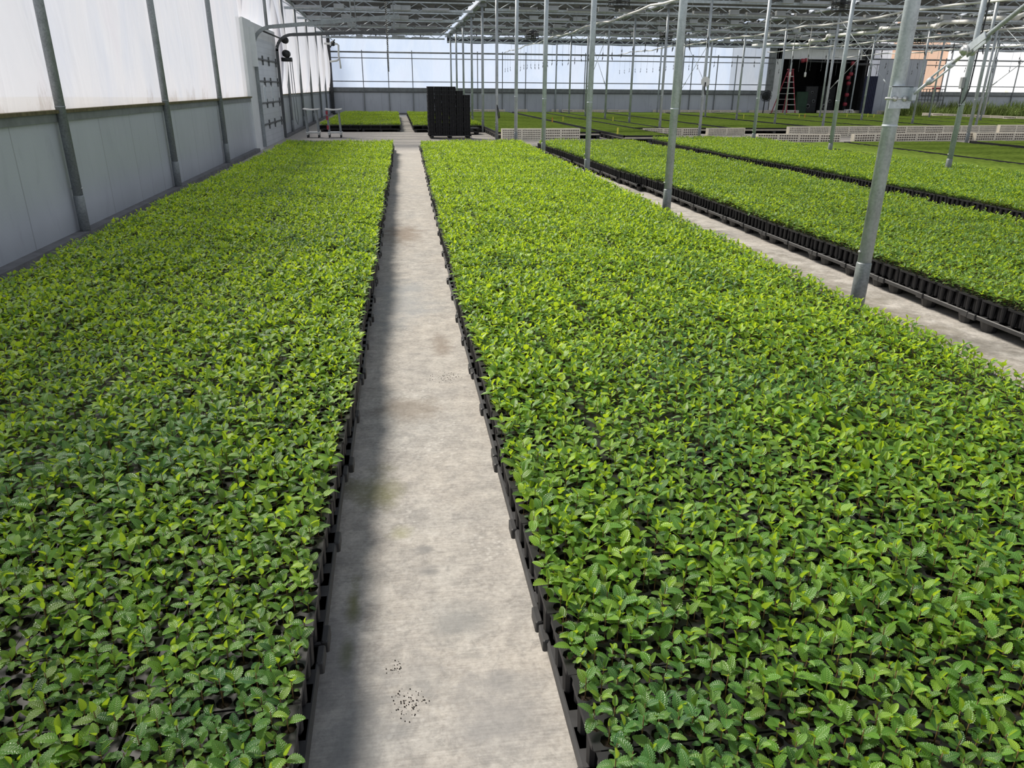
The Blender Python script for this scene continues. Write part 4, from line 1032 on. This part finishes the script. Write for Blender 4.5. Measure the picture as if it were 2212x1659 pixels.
# ------------------------------------------------------------------ carts
def cart(px0, px1, lab, red):
    y = 28.6; a = at(px0, 239, y=y); b = at(px1, 239, y=y); W_ = b[0] - a[0]; H_ = .92
    t = thing('plant_cart', lab, 'cart', ((a[0] + b[0]) / 2, y, 0), 'small wheeled carts')
    mb = MB(); V = []
    for z in (H_, H_ + .035):
        for yy in (-.28, .28):
            for i in range(9): u = i / 8; V.append((-W_ / 2 + W_ * u, yy, z + .03 * (2 * u - 1) ** 2))
    F_ = [(i, i + 1, 10 + i, 9 + i) for i in range(8)] + [(18 + i, 27 + i, 28 + i, 19 + i) for i in range(8)] + [(i, 18 + i, 19 + i, i + 1) for i in range(8)] + [(9 + i, 10 + i, 28 + i, 27 + i) for i in range(8)] + [(0, 9, 27, 18), (8, 26, 35, 17)]
    mb.add(V, F_); mb.build('top_board', 'white_pvc', t)
    w2 = W_ / 2 - .08
    for sx in (-1, 1):
        for sy in (-1, 1): mb = MB(); mb.bar((sx * w2, sy * .2, .17), (sx * w2 - .03, sy * .2, H_ + .01), .045, .045); mb.build('leg', 'galvanized_dull', t)
    mb = MB(); mb.bevbox(-w2 - .05, w2 + .05, -.26, .26, .15, .2, .008); mb.build('bottom_shelf', 'alu', t)
    for sx in (-1, 1):
        for sy in (-1, 1):
            mb = MB(); mb.path([(sx * w2 - .02, sy * .18, .055), (sx * w2 + .02, sy * .18, .055)], .055, 12); wh = mb.build('caster', 'dark_metal', t, True)
            mb = MB(); mb.box(sx * w2 - .03, sx * w2 + .03, sy * .18 - .03, sy * .18 + .03, .1, .15); mb.build('fork', 'alu', wh)
    if red:
        for z0, z1 in ((.78, .9), (.6, .74), (.28, .42)): mb = MB(); mb.box(-w2 - .06, -w2 + .01, -.24, -.17, z0, z1); mb.build('red_tape', 'red_paint', t)
cart(656, 690, 'small wheeled cart with a white board top, nearer the film wall', False)
cart(703, 738, 'small wheeled cart with a white board top and red tape', True)

# ------------------------------------------------------------------ seedlings
def leaf_template(nv, serr):
    """rows (v, half width, z curl); three points across: edge, midrib, edge"""
    v = np.linspace(0, 1, nv)
    w = np.abs(np.sin(PI * np.clip(v, 0, 1) ** .8)) ** .6 * .315
    w[0] = .02; w[-1] = .0
    if serr: w[1:-1] *= np.where(np.arange(1, nv - 1) % 2 == 0, 1.13, .88)
    T = np.zeros((nv, 3, 3))
    for j, u in enumerate((-1, 0, 1)):
        T[:, j, 0] = u * w; T[:, j, 1] = v + (.02 * (np.arange(nv) % 2) if serr else 0) * abs(u); T[:, j, 2] = abs(u) * w + ((np.arange(nv) % 2) * .022 * np.sin(PI * v) if serr else 0)
    uv = np.zeros((nv, 3, 2)); uv[:, :, 0] = [0, .5, 1]; uv[:, :, 1] = v[:, None]
    q = []
    for i in range(nv - 1):
        for j in range(2): q.append((3 * i + j, 3 * i + j + 1, 3 * i + j + 4, 3 * i + j + 3))
    return T.reshape(-1, 3), uv.reshape(-1, 2), np.array(q)
LODS = [leaf_template(17, True), leaf_template(5, False), leaf_template(3, False)]
def plant_leaves(n, scale):
    """leaf parameters of n plants: arrays (plant index, height, azimuth, elevation, length, width, fold, droop, newness, rnd)"""
    H = rng.uniform(.032, .1, n) * scale; nw = rng.normal(0, .16, n)
    out = []
    for p_, k in enumerate(rng.integers(5, 8, n)): out.append(k)
    cnt = np.array(out); pid = np.repeat(np.arange(n), cnt)
    idx = np.concatenate([np.arange(c) for c in cnt]); frac = (idx + .5) / cnt[pid]
    az0 = rng.uniform(0, 2 * PI, n)
    az = az0[pid] + idx * 2.39996 + rng.normal(0, .3, len(pid))
    low = frac < .26; top = frac > .8
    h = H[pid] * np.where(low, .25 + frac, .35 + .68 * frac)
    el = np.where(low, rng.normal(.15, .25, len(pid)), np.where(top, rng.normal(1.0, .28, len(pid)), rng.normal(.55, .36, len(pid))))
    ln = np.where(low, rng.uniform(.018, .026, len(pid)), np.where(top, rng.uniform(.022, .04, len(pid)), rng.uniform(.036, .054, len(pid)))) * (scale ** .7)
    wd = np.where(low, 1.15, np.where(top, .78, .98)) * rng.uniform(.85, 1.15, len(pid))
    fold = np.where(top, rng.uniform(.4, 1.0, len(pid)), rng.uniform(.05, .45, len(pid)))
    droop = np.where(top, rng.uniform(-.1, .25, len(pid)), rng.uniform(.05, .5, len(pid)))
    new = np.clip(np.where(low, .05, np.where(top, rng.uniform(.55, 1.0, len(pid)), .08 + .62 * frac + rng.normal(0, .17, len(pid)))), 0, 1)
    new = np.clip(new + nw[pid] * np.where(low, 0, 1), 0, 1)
    return pid, H, h, az, el, ln, wd, fold, droop, new, rng.random(len(pid))
def leaf_geometry(base, par, lod, bedval):
    pid, H, h, az, el, ln, wd, fold, droop, new, rnd = par
    T, uv, q = LODS[lod]
    x = T[None, :, 0] * wd[:, None] * ln[:, None]
    v = T[None, :, 1]; y = v * ln[:, None]
    z = T[None, :, 2] * fold[:, None] * ln[:, None] - droop[:, None] * (v ** 2) * ln[:, None]
    ce, se = np.cos(el)[:, None], np.sin(el)[:, None]
    y2 = y * ce - z * se; z2 = y * se + z * ce
    y2 = y2 + .004
    ca, sa = np.cos(az)[:, None], np.sin(az)[:, None]
    X = x * sa + y2 * ca; Y = -x * ca + y2 * sa
    P = np.stack([X + base[pid, 0][:, None], Y + base[pid, 1][:, None], z2 + (h + base[pid, 2])[:, None]], -1)
    nV = T.shape[0]; N_ = len(pid)
    Q = (q[None] + (np.arange(N_) * nV)[:, None, None]).reshape(-1, 4)
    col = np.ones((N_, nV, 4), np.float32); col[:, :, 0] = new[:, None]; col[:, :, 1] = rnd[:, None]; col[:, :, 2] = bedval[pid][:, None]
    U = np.ones((N_, nV, 4), np.float32); U[:, :, :2] = uv[None]
    return P.reshape(-1, 3), Q, col.reshape(-1, 4), U.reshape(-1, 4)
def stem_geometry(base, H):
    n = len(base); ring = np.array([(math.cos(a), math.sin(a)) for a in (0, 2.1, 4.2)]) * .0016
    P = np.zeros((n, 2, 3, 3)); P[:, :, :, :2] = base[:, None, None, :2] + ring[None, None]
    P[:, 0, :, 2] = base[:, None, 2] - .012; P[:, 1, :, 2] = (base[:, 2] + H)[:, None]
    q = np.array([(0, 1, 4, 3), (1, 2, 5, 4), (2, 0, 3, 5)])
    Q = (q[None] + (np.arange(n) * 6)[:, None, None]).reshape(-1, 4)
    return P.reshape(-1, 3), Q
def leaf_mesh(name, parts, stems=None):
    """one mesh of leaves (and stems) with colour and vein attributes"""
    Vs, Qs, Cs, Us = [], [], [], []; o = 0
    for P, Q, C, U in parts:
        Vs.append(P); Qs.append(Q + o); Cs.append(C); Us.append(U); o += len(P)
    nl = sum(len(q) for q in Qs)
    if stems is not None:
        for P, Q in stems:
            Vs.append(P); Qs.append(Q + o); o += len(P)
            Cs.append(np.tile(np.array([0, 0, 0, 1], np.float32), (len(P), 1))); Us.append(np.tile(np.array([.5, 0, 0, 1], np.float32), (len(P), 1)))
    me = bpy.data.meshes.new(name); V = np.concatenate(Vs); Q = np.concatenate(Qs)
    fast_mesh(me, V, Q)
    me.materials.append(MAT['leaf']); me.materials.append(MAT['stem'])
    if stems is not None:
        mi = np.zeros(len(Q), np.int32); mi[nl:] = 1; me.polygons.foreach_set('material_index', mi)
    me.polygons.foreach_set('use_smooth', np.ones(len(Q), bool))
    for nm, A in (('leafcol', Cs), ('leafuv', Us)):
        at_ = me.attributes.new(nm, 'FLOAT_COLOR', 'POINT'); at_.data.foreach_set('color', np.concatenate(A).astype(np.float32).ravel())
    return me
cells = []
bedcode = {k: i for i, k in enumerate('LRCDFG')}
CE = np.array(CELLS)
for t in trays:
    c, s = math.cos(t[5]), math.sin(t[5])
    P = np.stack([CE[:, 0] * c - CE[:, 1] * s + t[3], CE[:, 0] * s + CE[:, 1] * c + t[4], np.full(len(CE), TZ - .01), np.full(len(CE), bedcode[t[0]])], -1)
    cells.append(P)
cells = np.concatenate(cells)
cells[:, :2] += rng.normal(0, .003, (len(cells), 2))
keep = rng.random(len(cells)) > .055
cells = cells[keep]
px, py, dz = project(cells[:, :3] + np.array([0, 0, .05]))
vis = (px > -260) & (px < 2470) & (py < 1850) & (dz > 0)
cells = cells[vis]; px, py, dz = px[vis], py[vis], dz[vis]
infr = (px > 4) & (px < 2208) & (py < 1650) & (cells[:, 3] < 2)
order = np.argsort(np.where(infr, dz, 1e9))
near = order[:300]
# individual seedlings: a stem with its leaves
VAR = []
for k in range(36):
    par = plant_leaves(1, rng.uniform(.6, .95)); b = np.zeros((1, 3))
    par = list(par); par[9] = par[9] * .62  # leaf colour dulled to stand for weaker sun at the near end
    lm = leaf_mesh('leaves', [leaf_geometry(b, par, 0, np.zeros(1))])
    mb = MB(); Hh = float(par[1][0]); mb.path([(0, 0, -.012), (.001, .0005, Hh * .5), (0, 0, Hh * 1.02)], [.0019, .0016, .0011], 6)
    VAR.append((mb.mesh('seedling', 'stem', True), lm))
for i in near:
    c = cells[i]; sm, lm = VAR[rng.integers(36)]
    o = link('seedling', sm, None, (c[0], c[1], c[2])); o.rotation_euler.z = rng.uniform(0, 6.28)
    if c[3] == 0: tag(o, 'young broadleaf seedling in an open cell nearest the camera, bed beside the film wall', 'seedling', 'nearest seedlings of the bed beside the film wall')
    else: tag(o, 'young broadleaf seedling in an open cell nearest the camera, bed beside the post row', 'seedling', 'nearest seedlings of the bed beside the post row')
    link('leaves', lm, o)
mask = np.ones(len(cells), bool); mask[near] = False
cells = cells[mask]; dz = dz[mask]
isdark = (cells[:, 3] == 2) | (cells[:, 3] == 3)
def mass(sel, bedv, name, label):
    parts, stems = [], []
    for lod, (a, b) in enumerate(((0, 3.4), (3.4, 10.5), (10.5, 99))):
        m_ = sel & (dz >= a) & (dz < b)
        base = cells[m_][:, :3]
        if not len(base): continue
        if lod == 2:
            far = cells[m_][:, 1] > 30
            base = base[(rng.random(len(base)) < np.where(far, .6, .88))]
        sc = np.interp(base[:, 1], [1.6, 4.5], [.72, .88]) + .42 * (np.sin(base[:, 0] * 3.1 + base[:, 1] * 1.7) * np.sin(base[:, 1] * 2.3 - base[:, 0]) * .5 + .5)
        par = list(plant_leaves(len(base), 1.0)); pid = par[0]
        par[1] = par[1] * sc; par[2] = par[2] * sc[pid]; par[5] = par[5] * (sc[pid] ** .5)
        if lod == 2: par[5] = par[5] * 1.12
        par[9] = np.clip(par[9] * np.interp(base[:, 1], [1.4, 4.2], [.62, 1.0])[pid], 0, 1)  # newness lowered towards the camera, painting weaker sun into leaf colour
        if bedv: par[9] = np.clip(par[9] * .9, 0, 1)
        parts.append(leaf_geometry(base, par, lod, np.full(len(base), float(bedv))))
        if lod < 2: stems.append(stem_geometry(base, par[1]))
    me = leaf_mesh(name, parts, stems or None)
    tag(link(name, me), label, 'seedlings', None, 'stuff')
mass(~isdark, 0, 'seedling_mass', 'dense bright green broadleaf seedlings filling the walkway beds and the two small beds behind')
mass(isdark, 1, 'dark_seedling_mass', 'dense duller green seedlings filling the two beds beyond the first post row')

# soil crumbs on the walkway
for k, (px_, py_, n, r) in enumerate([(965, 815, 110, .09), (888, 1520, 90, .06), (855, 1442, 30, .03)]):
    c = at(px_, py_, z=0); mb = MB()
    for i in range(n):
        dx, dy = rng.normal(0, r * .5), rng.normal(0, r * .5); s = rng.uniform(.0005, .0022)
        mb.path([(c[0] + dx, c[1] + dy, 0), (c[0] + dx, c[1] + dy, s), (c[0] + dx, c[1] + dy, s * 1.6)], [s * 1.2, s * 1.1, s * .3], 5)
    tag(mb.build('soil_crumbs', 'soil'), ['dark soil crumbs spilled midway along the concrete walk', 'dark soil crumbs at the near end of the concrete walk', 'small smear of soil crumbs on the concrete walk'][k], 'soil', None, 'stuff')

# ------------------------------------------------------------------ light
W = bpy.data.worlds.new('world'); S.world = W; W.use_nodes = True
nt = W.node_tree; nt.nodes.clear()
out = nt.nodes.new('ShaderNodeOutputWorld'); bg = nt.nodes.new('ShaderNodeBackground')
tc = nt.nodes.new('ShaderNodeTexCoord'); sp = nt.nodes.new('ShaderNodeSeparateXYZ'); L(nt, tc.outputs['Generated'], sp.inputs[0])
L(nt, ramp(nt, sp.outputs[2], [(0, (.93, .955, 1)), (.3, (.74, .79, .88)), (.6, (.42, .45, .5)), (1, (.28, .305, .35))]), bg.inputs[0]); bg.inputs[1].default_value = 1.0
L(nt, bg.outputs[0], out.inputs[0])
sun = bpy.data.lights.new('sun', 'SUN'); sun.energy = 5.4; sun.angle = math.radians(19); sun.color = (1, .93, .82)
so = bpy.data.objects.new('sun', sun); COL.objects.link(so)
d = Vector((-.45, .5, .74)).normalized(); so.rotation_euler = d.to_track_quat('Z', 'Y').to_euler()
vs = S.view_settings; vs.view_transform = 'Standard'; vs.look = 'None'; vs.gamma = 1; vs.use_curve_mapping = False; vs.exposure = 0
